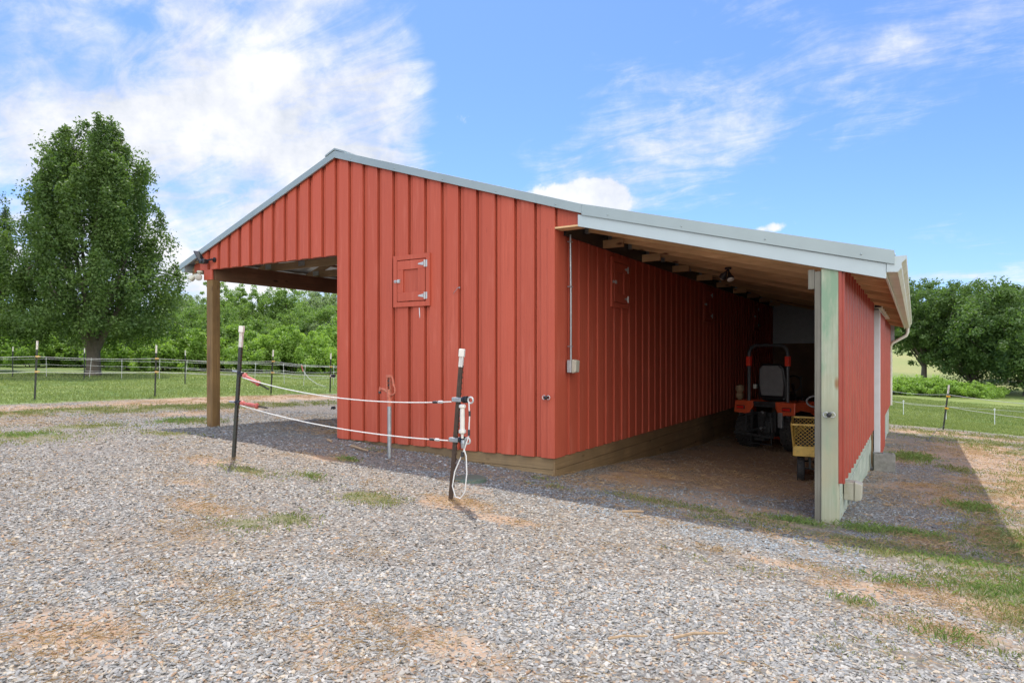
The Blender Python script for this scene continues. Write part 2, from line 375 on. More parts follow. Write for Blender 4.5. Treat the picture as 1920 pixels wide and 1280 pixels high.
# ------------------------------------------------------------------ ground masks (where grass, bare clay and lawn grow)
GRASS = [  # x, y, rx, ry, amount
 (-15.3,5.2,.5,1.6,.8),(-14.9,8.2,.6,1.6,.8),(-14.6,11,.5,1.8,.7),(1.3,6.6,.5,.7,.7),(1.6,8.6,.4,1,.6),(.75,8.0,.35,.8,.6),(.9,11,.35,.8,.55),(1.6,20.5,1.0,.9,.6),(-.2,6.2,.35,.18,.6),(-1.6,6.45,.45,.16,.55),
 (-15.6,7.0,.55,2.6,.8),(-15.1,9.6,.5,2.2,.7),(-14.6,12.5,.6,2,.5),(-12.2,5.6,.5,.8,.75),(-11.2,4.4,.7,.8,.8),(-12.4,4.2,.6,.5,.6),(-10.2,6.0,.7,.3,.6),(-9.6,2.9,.5,.3,.7),(-13,3.4,.8,.6,.5),
 (-11.9,7.6,.5,.6,.65),(-4.47,4.62,.38,.22,.95),(-4.6,3.3,.32,.2,.6),(-4.42,3.62,.22,.16,.75),(-6.3,4.6,.4,.16,.7),(-5.6,4.9,.3,.14,.5),
 (-.1,7.3,.5,.25,.95),(-1.0,7.0,.45,.22,.85),(-1.7,6.8,.6,.25,.55),(-2.6,6.9,.4,.2,.6),(.3,6.4,.7,.4,.75),(-.55,6.6,.6,.25,.6),(-.33,4.64,.13,.07,1.2),(1.0,7.5,.5,1.2,.55),
 (.55,5.55,.5,.5,.8),(-.1,5.3,.5,.2,.45),(.25,4.4,.45,.25,.55),(.0,3.9,.35,.25,.45),(-.35,3.9,.3,.2,.4),(1.2,5.3,.7,.9,.7),(.5,4.9,.3,.25,.55),(.6,9.6,.35,.5,.65),(-.05,15.5,.35,.9,.9),(.7,14,.4,.6,.5),(1.7,12,.5,3,.6),
 (.9,21.5,1.6,.7,.7),(2.6,19,1.2,1.3,.7),(3,23.5,2.5,.8,.75),(0,23.6,1.2,.7,.5),(-6.15,5.95,.16,.1,.9),(-6.6,6.9,.35,.12,.4),(-1.2,4.9,.35,.14,.35),(-3.9,7.05,.2,.1,.5),(-3.55,6.7,.35,.12,.4)]
CLAY = [(1.3,18,1.2,2.5,.75),(.9,7.5,.8,1.2,.6),(1.6,10.5,.8,2,.8),(.2,6.9,.5,.5,.5),(-15.8,5,1.2,1.5,.6),(-16.4,10.5,.8,2,.7),(-13.6,8.5,.7,2,.5),(.7,12.5,.5,1,.6),(-.9,6.2,.6,.2,.5),(-2.0,5.9,.6,.15,.4),
 (-2.3,14,1.9,7,.9),(-2.0,9.3,1.4,1.3,.7),(-3.1,8.3,.6,.7,.8),(-3.2,7.2,.5,.3,.65),(-3.8,5.1,.35,.22,1.0),(-3.1,4.9,.35,.14,.9),(-2.7,6.3,.5,.15,.4),(-6.4,5.9,.35,.2,.8),(-8.2,8.2,1.5,.8,.5),(-16.6,8,1.1,6,.55),(-17.3,12,.8,4,.9),(-17,14.5,1.0,1.5,1.0),
 (-14,5.5,1.6,1,.4),(-10,9.5,3,1.2,.5),(-7.2,4.7,.5,.25,.65),(-6.3,3.9,.5,.2,.5),(-5.3,3.4,.6,.25,.6),(-4.6,2.9,.5,.25,.5),(-3.2,3.4,.3,.12,.5),(-2.3,2.6,.7,.2,.6),(-2.5,2.2,.5,.2,.5),(-3.6,2.3,.7,.2,.5),(-3.5,1.6,.5,.3,.7),(-2.9,1.35,.4,.2,.5),(-1.9,1.9,.3,.12,.5),
 (.0,11.2,.5,.5,1.0),(.5,10,.6,1.2,.6),(-.2,5.0,.5,.25,.7),(.3,5.1,.5,.3,.6),(.1,4.5,.6,.3,.6),(-.9,5.3,.5,.14,.6),(-1.5,5.2,.4,.12,.5),(1.6,15,1,5,.75),(2.2,9,1.2,3,.8),(1,18.5,1.4,2,.5),(1.2,23,3,1.2,.5),(-.7,3.0,.5,.15,.4),(-5.2,5.3,.4,.15,.4)]
def spots(x, y, L):
    o = np.zeros_like(x)
    for cx, cy, rx, ry, a in L:
        d = ((x-cx)/rx)**2+((y-cy)/ry)**2
        o = np.maximum(o, a*np.exp(-.8*d))
    return o
def masks(x, y):
    n1 = fbm(x, y, 1.6, 3); n2 = fbm(x, y, .45, 8); n3 = fbm(x, y, 4., 21)
    grass = np.clip(spots(x, y, GRASS)*(.55+1.0*n2)+.0, 0, 1.2)
    grass = sstep(.3, .75, grass)
    clay = sstep(.20, .75, spots(x, y, CLAY)*(.5+1.1*n2)+.30*sstep(.52, .70, n1)*(.15+1.1*n2))
    eL = -17.9+.5*(n1-.5)+.25*(n2-.5); eR = 25.2+.9*(n1-.5)
    lawn = np.maximum(sstep(eL+.12, eL-.12, x), sstep(eR-.2, eR+.2, y))
    return grass, clay, lawn, n1, n3

# ------------------------------------------------------------------ ground sheet
def axis_coords(lo, hi, step, far, grow=1.16):
    c = list(np.arange(lo, hi+1e-6, step)); s = step
    a = lo; left = []
    while a > -far: s *= grow; a -= s; left.append(a)
    s = step; b = hi; right = []
    while b < far: s *= grow; b += s; right.append(b)
    return np.array(left[::-1]+c+right)
def build_ground():
    xs = axis_coords(-20, 5, .09, 700); ys = axis_coords(-1, 27, .09, 700)
    X, Y = np.meshgrid(xs, ys); x = X.ravel(); y = Y.ravel()
    g, c, l, n1, n3 = masks(x, y)
    z = gz(x, y)+(.035*(fbm(x, y, .9, 5)-.5)+.02*(fbm(x, y, .3, 6)-.5))*(np.hypot(x, y) < 60)+.02*g+.03*l
    # the floor stays below the sills of the barn walls
    V = np.stack([x, y, z], 1); nx = len(xs); ny = len(ys)
    i = np.arange(nx*ny).reshape(ny, nx)
    F = np.stack([i[:-1, :-1], i[:-1, 1:], i[1:, 1:], i[1:, :-1]], -1).reshape(-1)
    m, nt, b = newmat('gravel_and_lawn'); p = pos(nt)
    at = nt.nodes.new('ShaderNodeAttribute'); at.attribute_name = 'tint'
    sp = nt.nodes.new('ShaderNodeSeparateColor'); nt.links.new(at.outputs['Color'], sp.inputs[0])
    gr, cl, lw = sp.outputs
    def vor(scale):
        v = nt.nodes.new('ShaderNodeTexVoronoi'); v.inputs['Scale'].default_value = scale; v.inputs['Randomness'].default_value = 1
        mp = nt.nodes.new('ShaderNodeMapping'); mp.inputs['Scale'].default_value = (1, 1, .3); mp.inputs['Rotation'].default_value = (0, 0, .5)
        nt.links.new(p, mp.inputs[0]); nt.links.new(mp.outputs[0], v.inputs['Vector']); return v
    v1 = vor(34); v2 = vor(75)
    s1 = nt.nodes.new('ShaderNodeSeparateColor'); nt.links.new(v1.outputs['Color'], s1.inputs[0])
    gravel = mixc(nt, s1.outputs[0], (.235, .225, .21), (.42, .395, .36))
    gravel = mixc(nt, ramp(nt, s1.outputs[1], .8, .9), gravel, (.36, .26, .17))
    gravel = mixc(nt, ramp(nt, v1.outputs['Distance'], .25, .6), gravel, (.17, .155, .14)); gravel = mixc(nt, ramp(nt, noise(nt, p, 14, 6, .85), .42, .62), mixc(nt, 1., gravel, (.72, .71, .70), 'MULTIPLY'), mixc(nt, 1., gravel, (1.2, 1.18, 1.15), 'MULTIPLY'))
    big = noise(nt, p, .6, 5, .6); gravel = mixc(nt, ramp(nt, big, .4, .7), gravel, mixc(nt, 1., gravel, (1.12, 1.04, .93), 'MULTIPLY'))
    nb = noise(nt, p, 5, 6, .7); nf = noise(nt, p, 40, 4, .7)
    clay = mixc(nt, ramp(nt, nb, .3, .7), (.34, .21, .13), (.43, .31, .215)); clay = mixc(nt, ramp(nt, nf, .45, .7), clay, (.33, .27, .21))
    nm = noise(nt, p, 11, 8, .8)
    def thr(src, k):
        a = nt.nodes.new('ShaderNodeMath'); a.operation = 'MULTIPLY'; nt.links.new(src, a.inputs[0]); a.inputs[1].default_value = k
        t = nt.nodes.new('ShaderNodeMath'); t.operation = 'MULTIPLY_ADD'; nt.links.new(nm, t.inputs[0]); t.inputs[1].default_value = 1.7; nt.links.new(a.outputs[0], t.inputs[2]); return t.outputs[0]
    col = mixc(nt, ramp(nt, thr(cl, .75), 1.0, 1.5), gravel, clay)
    gg = mixc(nt, ramp(nt, nf, .3, .7), (.12, .125, .055), (.22, .20, .11))
    col = mixc(nt, ramp(nt, thr(gr, .7), 1.15, 1.6), col, gg)
    nl = noise(nt, p, .35, 6, .65); nl2 = noise(nt, p, 9, 5, .75)
    lawn = mixc(nt, ramp(nt, nl, .35, .68), (.145, .215, .06), (.28, .305, .105)); lawn = mixc(nt, ramp(nt, nl2, .3, .75), mixc(nt, 1., lawn, (.62, .68, .6), 'MULTIPLY'), lawn)
    # dry hayfield far off on the hill
    py = nt.nodes.new('ShaderNodeSeparateXYZ'); nt.links.new(p, py.inputs[0])
    lawn = mixc(nt, ramp(nt, py.outputs[1], 66, 90), lawn, mixc(nt, ramp(nt, noise(nt, p, .06, 5, .6), .35, .65), (.20, .245, .085), (.30, .285, .12)))
    col = mixc(nt, lw, col, lawn)
    nt.links.new(col, b.inputs['Base Color']); b.inputs['Roughness'].default_value = .95; b.inputs['Specular IOR Level'].default_value = .15
    bump(nt, b, v1.outputs['Distance'], .6, -.012)
    o = np_mesh('ground', V, F, 4, m, np.stack([g, c, l], 1), smooth=True)
    tag(o, 'grey gravel yard with clay patches running into mown lawn', 'ground', kind='structure')
build_ground()

# loose stones of the gravel: countless, one object
ICO = None
def ico():
    t = (1+5**.5)/2
    v = np.array([(-1,t,0),(1,t,0),(-1,-t,0),(1,-t,0),(0,-1,t),(0,1,t),(0,-1,-t),(0,1,-t),(t,0,-1),(t,0,1),(-t,0,-1),(-t,0,1)], float); v /= np.linalg.norm(v[0])
    f = np.array([(0,11,5),(0,5,1),(0,1,7),(0,7,10),(0,10,11),(1,5,9),(5,11,4),(11,10,2),(10,7,6),(7,1,8),(3,9,4),(3,4,2),(3,2,6),(3,6,8),(3,8,9),(4,9,5),(2,4,11),(6,2,10),(8,6,7),(9,8,1)])
    return v, f
def octa():
    v = np.array([(1,0,0),(.3,.95,.1),(-.8,.6,0),(-.9,-.5,.05),(.25,-1,0),(.1,.05,.8),(-.1,0,-.6)], float)
    f = np.array([(0,1,5),(1,2,5),(2,3,5),(3,4,5),(4,0,5),(1,0,6),(2,1,6),(3,2,6),(4,3,6),(0,4,6)]); return v, f
def in_barn(x, y):
    return (x > -7.75) & (x < -3.95) & (y > 7.45) & (y < 22.3)
def fan_points(n, d0, d1, spread=1.05):
    d = np.sqrt(RNG.uniform(d0*d0, d1*d1, n)); a = RNG.uniform(-spread, spread, n)
    yw = rad(YAW); x = d*(-math.sin(yw)+a*math.cos(yw)); y = d*(math.cos(yw)+a*math.sin(yw)); return x, y
def stones(n, d0, d1, smin, smax, base, spread, keep_grass=.1):
    x, y = fan_points(n, d0, d1, spread)
    g, c, l, n1, n3 = masks(x, y)
    fl = (x > -3.85) & (x < -.8) & (y > 8.3)
    p = np.clip(1-.6*sstep(.3, .9, g)-.42*c, 0.05, 1)*(1-l)*(.5+.5*sstep(.36, .58, fbm(x, y, 1.1, 91)))*np.where(fl, .28, 1)
    k = (RNG.random(n) < p) & ~in_barn(x, y); x = x[k]; y = y[k]; c = c[k]; n3 = n3[k]; n = len(x)
    v, f = base
    s = smin+(smax-smin)*RNG.random(n)**2.2
    sc = np.stack([s*RNG.uniform(.95, 1.6, n), s*RNG.uniform(.5, .85, n), s*RNG.uniform(.18, .42, n)], 1)*.5
    V = np.repeat(v[None], n, 0)*(1+RNG.uniform(-.26, .26, (n, len(v), 1)))
    V = V*sc[:, None]
    th = RNG.uniform(0, 2*np.pi, n); tl = RNG.normal(0, .28, n); t2 = RNG.normal(0, .28, n)
    cx, sx = np.cos(tl)[:, None], np.sin(tl)[:, None]
    Y1 = V[..., 1]*cx-V[..., 2]*sx; Z1 = V[..., 1]*sx+V[..., 2]*cx
    cy, sy = np.cos(t2)[:, None], np.sin(t2)[:, None]
    X2 = V[..., 0]*cy+Z1*sy; Z2 = -V[..., 0]*sy+Z1*cy
    cz, sz = np.cos(th)[:, None], np.sin(th)[:, None]
    X3 = X2*cz-Y1*sz; Y3 = X2*sz+Y1*cz
    z0 = gz(x, y)+(.035*(fbm(x, y, .9, 5)-.5)+.02*(fbm(x, y, .3, 6)-.5))+sc[:, 2]*.55
    W = np.stack([X3+x[:, None], Y3+y[:, None], Z2+z0[:, None]], -1)
    u = RNG.random(n); br = RNG.uniform(.66, 1.22, n)
    blue = np.array([.275, .272, .26]); grey = np.array([.37, .352, .318]); tan = np.array([.42, .355, .27]); rust = np.array([.37, .245, .155]); pale = np.array([.45, .425, .385])
    warm = np.clip(n3*1.2-.15, 0, 1)
    colr = np.where((u < .42-.15*warm)[:, None], blue, np.where((u < .72)[:, None], grey, np.where((u < .86)[:, None], tan, np.where((u < .92)[:, None], rust, pale))))
    # bluish cast of the barn's shade painted into the stones along its walls
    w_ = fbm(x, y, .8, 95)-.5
    shade_zone = np.maximum(sstep(5.55, 6.15, y+.10*(x+4)+.8*w_)*(x > -8.6)*(x < -.3)*(y < 8.6+w_), sstep(.75, .25, x+w_)*(x > -.7)*sstep(7., 7.6, y))
    shade_zone = np.where((x < -7.2) & (y > 6.2), .75, shade_zone)*(RNG.random(n) < .9)
    slate = np.array([.25, .275, .292])*(.9+.5*RNG.random(n))[:, None]  # slate-blue tone that carries the painted shade
    colr = colr*(1-shade_zone[:, None])+slate*shade_zone[:, None]
    colr = colr*br[:, None]*(1-.12*c[:, None]*np.array([0, .5, 1]))
    return W.reshape(-1, 3), (f[None]+(np.arange(n)*len(v))[:, None, None]).reshape(-1), np.repeat(colr, len(v), 0)
def build_stones():
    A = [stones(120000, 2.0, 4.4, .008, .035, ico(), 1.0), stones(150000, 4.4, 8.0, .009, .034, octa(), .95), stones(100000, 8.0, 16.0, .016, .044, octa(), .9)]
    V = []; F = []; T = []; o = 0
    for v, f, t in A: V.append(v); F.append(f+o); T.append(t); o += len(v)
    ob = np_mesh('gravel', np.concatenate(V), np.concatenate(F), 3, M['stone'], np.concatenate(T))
    tag(ob, 'loose grey slate gravel strewn over the yard', 'gravel', kind='stuff')
build_stones()

def blades(x, y, h, w, lean, tint, z=None):
    n = len(x); th = RNG.uniform(0, 2*np.pi, n); ln = np.abs(RNG.normal(0, lean, n))*h; ph = RNG.uniform(0, 2*np.pi, n)
    z = gz(x, y)-.01 if z is None else z
    dx = np.cos(th)*w/2; dy = np.sin(th)*w/2; ox = np.cos(ph)*ln; oy = np.sin(ph)*ln
    P = np.stack([np.stack([x-dx, y-dy, z], 1), np.stack([x+dx, y+dy, z], 1), np.stack([x+dx*.6+ox*.45, y+dy*.6+oy*.45, z+h*.65], 1), np.stack([x+ox, y+oy, z+h], 1)], 1)
    f = (np.array([0, 1, 2, 0, 2, 3])[None]+(np.arange(n)*4)[:, None]).reshape(-1)
    return P.reshape(-1, 3), f, np.repeat(tint, 4)
def build_grass():
    # weeds in the gravel, scattered round the patches they grow in
    def scatter(L, dens, cap):
        X = []; Y = []
        for cx, cy, rx, ry, a in L:
            n = int(min(cap, dens*rx*ry*4*min(a, 1)*min(1, (7/max(2., math.hypot(cx, cy)))**1.2)))
            X.append(cx+RNG.normal(0, .62, n)*rx); Y.append(cy+RNG.normal(0, .62, n)*ry)
        return np.concatenate(X), np.concatenate(Y)
    x, y = scatter(GRASS, 4200, 11000); d = np.hypot(x, y)
    k = (RNG.random(len(x)) < sstep(.38, .60, .55*fbm(x, y, .20, 60)+.45*fbm(x, y, .5, 8))) & ~in_barn(x, y) & (x > -17.5); x = x[k]; y = y[k]; d = d[k]
    h = RNG.uniform(.006, .030, len(x))*(.75+.045*d)*(.5+1.0*fbm(x, y, .6, 33)); w = RNG.uniform(.004, .010, len(x))*(.7+.10*d)
    P, f, t = blades(x, y, h, w, 1.1, np.clip(RNG.uniform(-.1, .8, len(x))+.8*(fbm(x, y, .5, 40)-.4), 0, 1), gz(x, y)+.012)
    o = np_mesh('weeds', P, f, 3, M['weed'], t); tag(o, 'low green weeds growing in patches through the gravel', 'weeds', kind='stuff')
    FRESH = [(-.1,7.3,.3,.12,1),(-.45,7.15,.2,.1,1),(-1.0,7.0,.25,.12,1),(-.33,4.64,.10,.05,1),(.6,9.6,.22,.25,1),(-.05,15.5,.3,.7,1),(.55,5.5,.3,.25,.9),(.9,5.9,.3,.3,.9),(-6.15,5.95,.12,.08,1),(1.1,7.3,.25,.4,.9),(.2,4.3,.18,.1,.6),(-.1,5.35,.2,.1,.5),(-5.6,4.9,.1,.05,.8),(-11.4,4.5,.3,.3,.8),(-12.2,7.4,.3,.4,.8),(.3,6.3,.35,.15,.8)]
    x, y = scatter(FRESH, 3200, 1500); n = len(x); d = np.hypot(x, y)
    P, f, t = blades(x, y, RNG.uniform(.02, .065, n)*(.8+.03*d), RNG.uniform(.003, .007, n)*(.7+.1*d), .8, RNG.random(n), gz(x, y)+.01)
    o = np_mesh('grass_tufts', P, f, 3, M['fresh'], t); tag(o, 'fresh bright green grass tufts in the gravel', 'grass', kind='stuff')
    # dead straw and dry stems
    x, y = scatter(CLAY, 2600, 5000); x2, y2 = scatter(GRASS, 300, 800); x = np.concatenate([x, x2]); y = np.concatenate([y, y2])
    x2, y2 = fan_points(42000, 2.2, 10, 1.0); k = (fbm(x2, y2, .7, 71) > .54) & (fbm(x2, y2, .2, 72) > .45); x = np.concatenate([x, x2[k]]); y = np.concatenate([y, y2[k]])
    k = (RNG.random(len(x)) < sstep(.36, .6, fbm(x, y, .22, 81))) & ~in_barn(x, y); x = x[k]; y = y[k]; n = len(x); d = np.hypot(x, y)
    P, f, t = blades(x, y, RNG.uniform(.010, .026, n), RNG.uniform(.0018, .0035, n)*(.8+.1*d), 3.0, RNG.random(n), gz(x, y)+.018)
    o = np_mesh('straw', P, f, 3, M['dryblade'], t); tag(o, 'dry straw and dead grass lying on the gravel', 'straw', kind='stuff')
    # lawns
    n = 240000
    xa = RNG.uniform(-40, -17.6, n); ya = RNG.uniform(2, 36, n); k = (RNG.random(n) < np.clip((20/np.hypot(xa, ya))**2, .1, 1)); xa = xa[k]; ya = ya[k]
    n = 150000
    xb = RNG.uniform(-8, 12, n); yb = 25+RNG.random(n)**1.4*32; xa = np.concatenate([xa, xb]); ya = np.concatenate([ya, yb])
    g, c, l, n1, n3 = masks(xa, ya); k = l > .5; xa = xa[k]; ya = ya[k]; d = np.hypot(xa, ya); n = len(xa)
    P, f, t = blades(xa, ya, RNG.uniform(.03, .085, n)*(.8+.01*d), RNG.uniform(.012, .025, n)*(d/20), .6, np.clip(.25+.55*fbm(xa, ya, 3, 50)+RNG.normal(0, .15, n), 0, 1), gz(xa, ya)+.015)
    o = np_mesh('lawn_grass', P, f, 3, M['blade'], t); tag(o, 'mown green grass of the paddocks beyond the gravel', 'grass', kind='stuff')
build_grass()

# ------------------------------------------------------------------ BARN
YF = 7.335; YB = 22.4; XL = -7.87; XR = -3.90; RX, RZ = -7.81, 4.79
def roof_z(x):
    if x < RX: return RZ-.353*(RX-x)
    if x < -3.52: return RZ-.319*(x-RX)
    return 3.42-.257*(x+3.52)
barn = empty('barn', (0,0,0), 0, 'red board and batten barn with open left bay and lean-to on the right', 'barn')
PITCH = .3054
def tnt(a=.07): return 1.+random.uniform(-a, a)
def gable_wall():
    m = MB(); y0 = YF+.042
    n = 13; ext_r = 1; ext_l = 12
    for i in range(-ext_l, n+ext_r):
        xa = XL+i*PITCH; xb = xa+PITCH
        if i >= n: xb = -3.56; xa = XR+.0
        zb = .24
        if i < 0: zb = 3.155
        if i >= n: zb = 3.19
        xa2 = max(xa, -11.85)
        if xb < -11.8: continue
        t = tnt(.05); t2 = t*tnt(.03)
        def col(u0, u1, ya, yb, tt):
            pts = [(u0, ya, zb), (u1, ya, zb), (u1, ya, roof_z(u1)-.06)]
            if u0 < RX < u1: pts.append((RX, ya, RZ-.06))
            pts.append((u0, ya, roof_z(u0)-.06))
            m.prism(pts, (0, yb-ya, 0), tt)
        db = random.uniform(-.006, .006)
        col(min(max(xa2, xa+.016), xb-.01), xb, y0, y0+.02, t2)                       # recessed board
        if i < n:
            wv = random.uniform(-.008, .008)
            col(max(xa2, xa+.105+wv), xb, YF+random.uniform(-.002, .002), y0-.001, t)   # raised board, shadow line at its right edge
    m.prism([(-11.8, YF+.105, 3.16), (XL, YF+.105, 3.16), (XL, YF+.105, .3), (XR-.06, YF+.105, .3), (XR-.06, YF+.105, 3.4), (RX, YF+.105, RZ-.1), (-11.8, YF+.105, roof_z(-11.8)-.08)], (0, .02, 0), .7)
    m.box(-11.33, -11.085, YF-.004, YF+.03, 2.965, 3.154, .97)
    return m.build('gable_wall', M['red'], barn, .002)
gable_wall()
def side_wall(name, xf, sgn, ya, yb, zb, ztop):
    m = MB(); n = int((yb-ya)/PITCH); p = (yb-ya)/n
    for i in range(n):
        a = ya+i*p; t = tnt(.06)
        m.box(*sorted((xf-sgn*.045, xf-sgn*.025)), a, a+p, zb, ztop, t*tnt(.03))
        m.box(*sorted((xf-sgn*.0245, xf)), a+(0.06 if i else .0), a+p-.06, zb, ztop-.002, t)
    return m.build(name, M['red'], barn, .002)
side_wall('side_wall', XR, 1, YF+.05, YB, .24, 3.36)
side_wall('inner_wall', XL, -1, YF+.06, YB, .24, 3.9)
m = MB(); m.box(XL+.05, XR-.06, YB-.03, YB, .0, 3.4, .95); m.build('back_wall', M['red'], barn)
m = MB(); m.box(XR-.10, XR+.006, YF-.012, YF+.1, .24, 3.185, 1.0); m.build('corner_board', M['red'], barn, .003)
# skirt boards: front and side, sunk into the gravel
m = MB(); m.box(XL+.10, XR-.05, YF+.055, YF+.10, .085, .235); m.box(XL+.10, XR-.05, YF+.052, YF+.10, -.12, .08); m.build('skirt_board', M['skirtx'], barn, .003)
m = MB()
for z0, z1, dx in ((.09, .235, 0), (-.08, .085, .004), (-.26, -.085, .001), (-.45, -.265, .003), (-.75, -.455, 0)):
    m.box(XR-.09, XR-.02+dx, YF+.10, YB, z0, z1)
m.box(XR-.055, XR-.022, YF+.052, YF+.10, -.2, .235)
m.build('skirt_board', M['skirty'], barn, .003)
# canopy at the left: corner post, header beam, further posts, trusses
m = MB(); m.box(-11.255, -11.08, YF+.005, YF+.165, .05, 2.963); m.build('post', M['post'], barn, .005)
for yy in (11.2, 14.9, 18.6, 22.2):
    m = MB(); m.box(-11.25, -11.09, yy, yy+.15, -.2, 2.963); m.build('post', M['post'], barn, .005)
m = MB(); m.box(-11.24, -11.205, YF+.06, YB, 2.965, 3.27); m.box(-11.125, -11.09, YF+.06, YB, 2.965, 3.27); m.box(-11.2, -11.13, YF+.06, YB, 3.0, 3.25); m.build('beam', M['beam'], barn, .003)
for k in range(12):
    yy = 7.46+k*1.24
    m = MB(); w = .04
    m.prism([(-11.75, yy, 3.275), (XL-.06, yy, 3.275), (XL-.06, yy, 3.415), (-11.45, yy, 3.415)], (0, w, 0))
    def ch(x0, x1, o): m.prism([(x0, yy+.003, roof_z(x0)-.10-o), (x1, yy+.003, roof_z(x1)-.10-o), (x1, yy+.003, roof_z(x1)-.1), (x0, yy+.003, roof_z(x0)-.1)], (0, w-.006, 0))
    ch(-11.9, XL-.06, .14)
    m.bar((-10.2, yy+.02, 3.42), (-9.4, yy+.02, 4.0), .036, .09); m.bar((-9.4, yy+.02, 4.0), (-8.8, yy+.02, 3.42), .036, .09); m.bar((-8.8, yy+.02, 3.42), (-8.1, yy+.02, 4.45), .036, .09)
    tr = m.build('truss', M['truss'], barn)
    for xx in (-11.25, -10.25, -8.85): MB().box(xx-.09, xx+.09, yy-.003, yy, 3.32, 3.42).build('connector_plate', M['galv'], tr)
# roof skins: ribbed metal
def roof_skin(xa, xb, name):
    m = MB(); p = .2286; y = YF-.035; ys = []
    while y < YB+.06:
        ys += [(y, 0), (y+p*.62, 0), (y+p*.72, .018), (y+p*.9, .018)]; y += p
    ys.append((y, 0)); vs = []; fs = []
    za, zb = roof_z(xa+1e-5), roof_z(xb-1e-5)
    for yy, o in ys:
        vs += [(xa, yy, za+o-.012), (xb, yy, zb+o-.012), (xb, yy, zb-.03), (xa, yy, za-.03)]
    for i in range(len(ys)-1):
        a = 4*i; b = a+4
        fs += [(a, a+1, b+1, b), (a+3, b+3, b+2, a+2), (a+1, a+2, b+2, b+1), (a, b, b+3, a+3)]
    fs += [(0, 3, 2, 1), tuple(4*(len(ys)-1)+k for k in (0, 1, 2, 3))]
    m.add(vs, fs); return m.build(name, M['roof'], barn)
roof_skin(-12.0, RX, 'roof_panel'); roof_skin(RX, -3.50, 'roof_panel'); roof_skin(-3.52, -.16, 'lean_to_roof')
m = MB()   # purlins under the main roof
for xx in np.arange(-11.7, -8.0, .61): m.box(xx, xx+.09, YF+.05, YB, roof_z(xx)-.097, roof_z(xx)-.058)
m.build('purlins', M['truss'], barn)
m = MB(); rc = [(-8.02, -.045), (-7.81, .035), (-7.6, -.04)]
m.prism([(x, YF-.06, RZ+o+.012-(0 if abs(x-RX) < .01 else .0)) for x, o in rc]+[(-7.6, YF-.06, RZ-.055), (-7.81, YF-.06, RZ+.02), (-8.02, YF-.06, RZ-.06)], (0, YB-YF+.12, 0)); m.build('ridge_cap', M['trim'], barn)
def rake(xa, xb, top, bot, ya, yb, name, mat_):
    m = MB(); m.prism([(xa, ya, roof_z(xa+1e-4)+top), (xb, ya, roof_z(xb-1e-4)+top), (xb, ya, roof_z(xb-1e-4)+bot), (xa, ya, roof_z(xa+1e-4)+bot)], (0, yb-ya, 0))
    if name == 'rake_trim':
        for x in np.arange(xa+.35, xb-.1, .9): m.lathe([(.011, .002), (.011, -.004), (.005, -.008)], (x, ya, roof_z(x)+(top+bot)/2-.02), (0, 1, 0), 8)
    return m.build(name, mat_, barn, .003)
rake(-12.0, RX, .012, -.095, YF-.05, YF-.02, 'rake_trim', M['trim']); rake(RX, -3.50, .012, -.105, YF-.05, YF-.02, 'rake_trim', M['trim'])
rake(-3.498, -.165, .012, -.125, YF-.055, YF-.02, 'rake_trim', M['trim'])
rake(-3.56, -.235, -.127, -.275, YF-.03, YF-.002, 'fascia_board', M['fascia'])
m = MB(); m.box(-12.0, -11.9, YF-.03, YB, 3.16, 3.30); m.build('eave_fascia', M['trim'], barn)
m = MB(); m.box(-12.08, -12.002, YF-.035, YB, 3.21, 3.31); m.build('eave_gutter', M['trim'], barn, .01)
m = MB(); m.box(XR+.008, -3.56, YF-.01, YF+.18, 3.165, 3.186); m.build('soffit_board', M['rafter'], barn)
# lean-to rafters
for k in range(19):
    yy = YF+.03+k*.8 if k else YF+.055
    m = MB(); xa, xb = XR+.03, -.25
    m.prism([(xa, yy, roof_z(-3.51)-.257*(xa+3.52)-.035), (xb, yy, roof_z(xb)-.035), (xb, yy, roof_z(xb)-.225), (xa, yy, 3.42-.257*(xa+3.52)-.245)], (0, .042, 0))
    r = m.build('rafter', M['rafter'], barn)
    if k:
        g = MB(); zb = 3.42-.257*(XR+.03+3.52)-.245
        g.box(XR+.031, XR+.09, yy-.006, yy-.001, zb-.02, zb+.10); g.box(XR+.031, XR+.09, yy+.043, yy+.048, zb-.02, zb+.10); g.box(XR+.025, XR+.09, yy-.006, yy+.048, zb-.026, zb-.02)
        g.build('joist_hanger', M['galv'], r)
for k in range(0, 18, 2):
    yy = YF+1.45+k*.8
    m = MB(); m.box(XR+.02, XR+.34, yy, yy+.038, 3.12, 3.235); m.build('tie_block', M['rafter'], barn)
m = MB(); m.box(XR+.002, XR+.028, YF+.25, YB, 3.12, 3.34); m.build('ledger', M['black'], barn)
m = MB()   # roof boards over the rafters
for yy in np.arange(0, 1, 1): m.prism([(XR+.03, YF+.03, roof_z(-3.51)-.257*(XR+.03+3.52)-.034), (-.25, YF+.03, roof_z(-.25)-.034), (-.25, YF+.03, roof_z(-.25)-.0305), (XR+.03, YF+.03, 3.42-.257*(XR+.03+3.52)-.0305)], (0, YB-YF-.05, 0))
m.build('roof_deck', M['rafter'], barn)
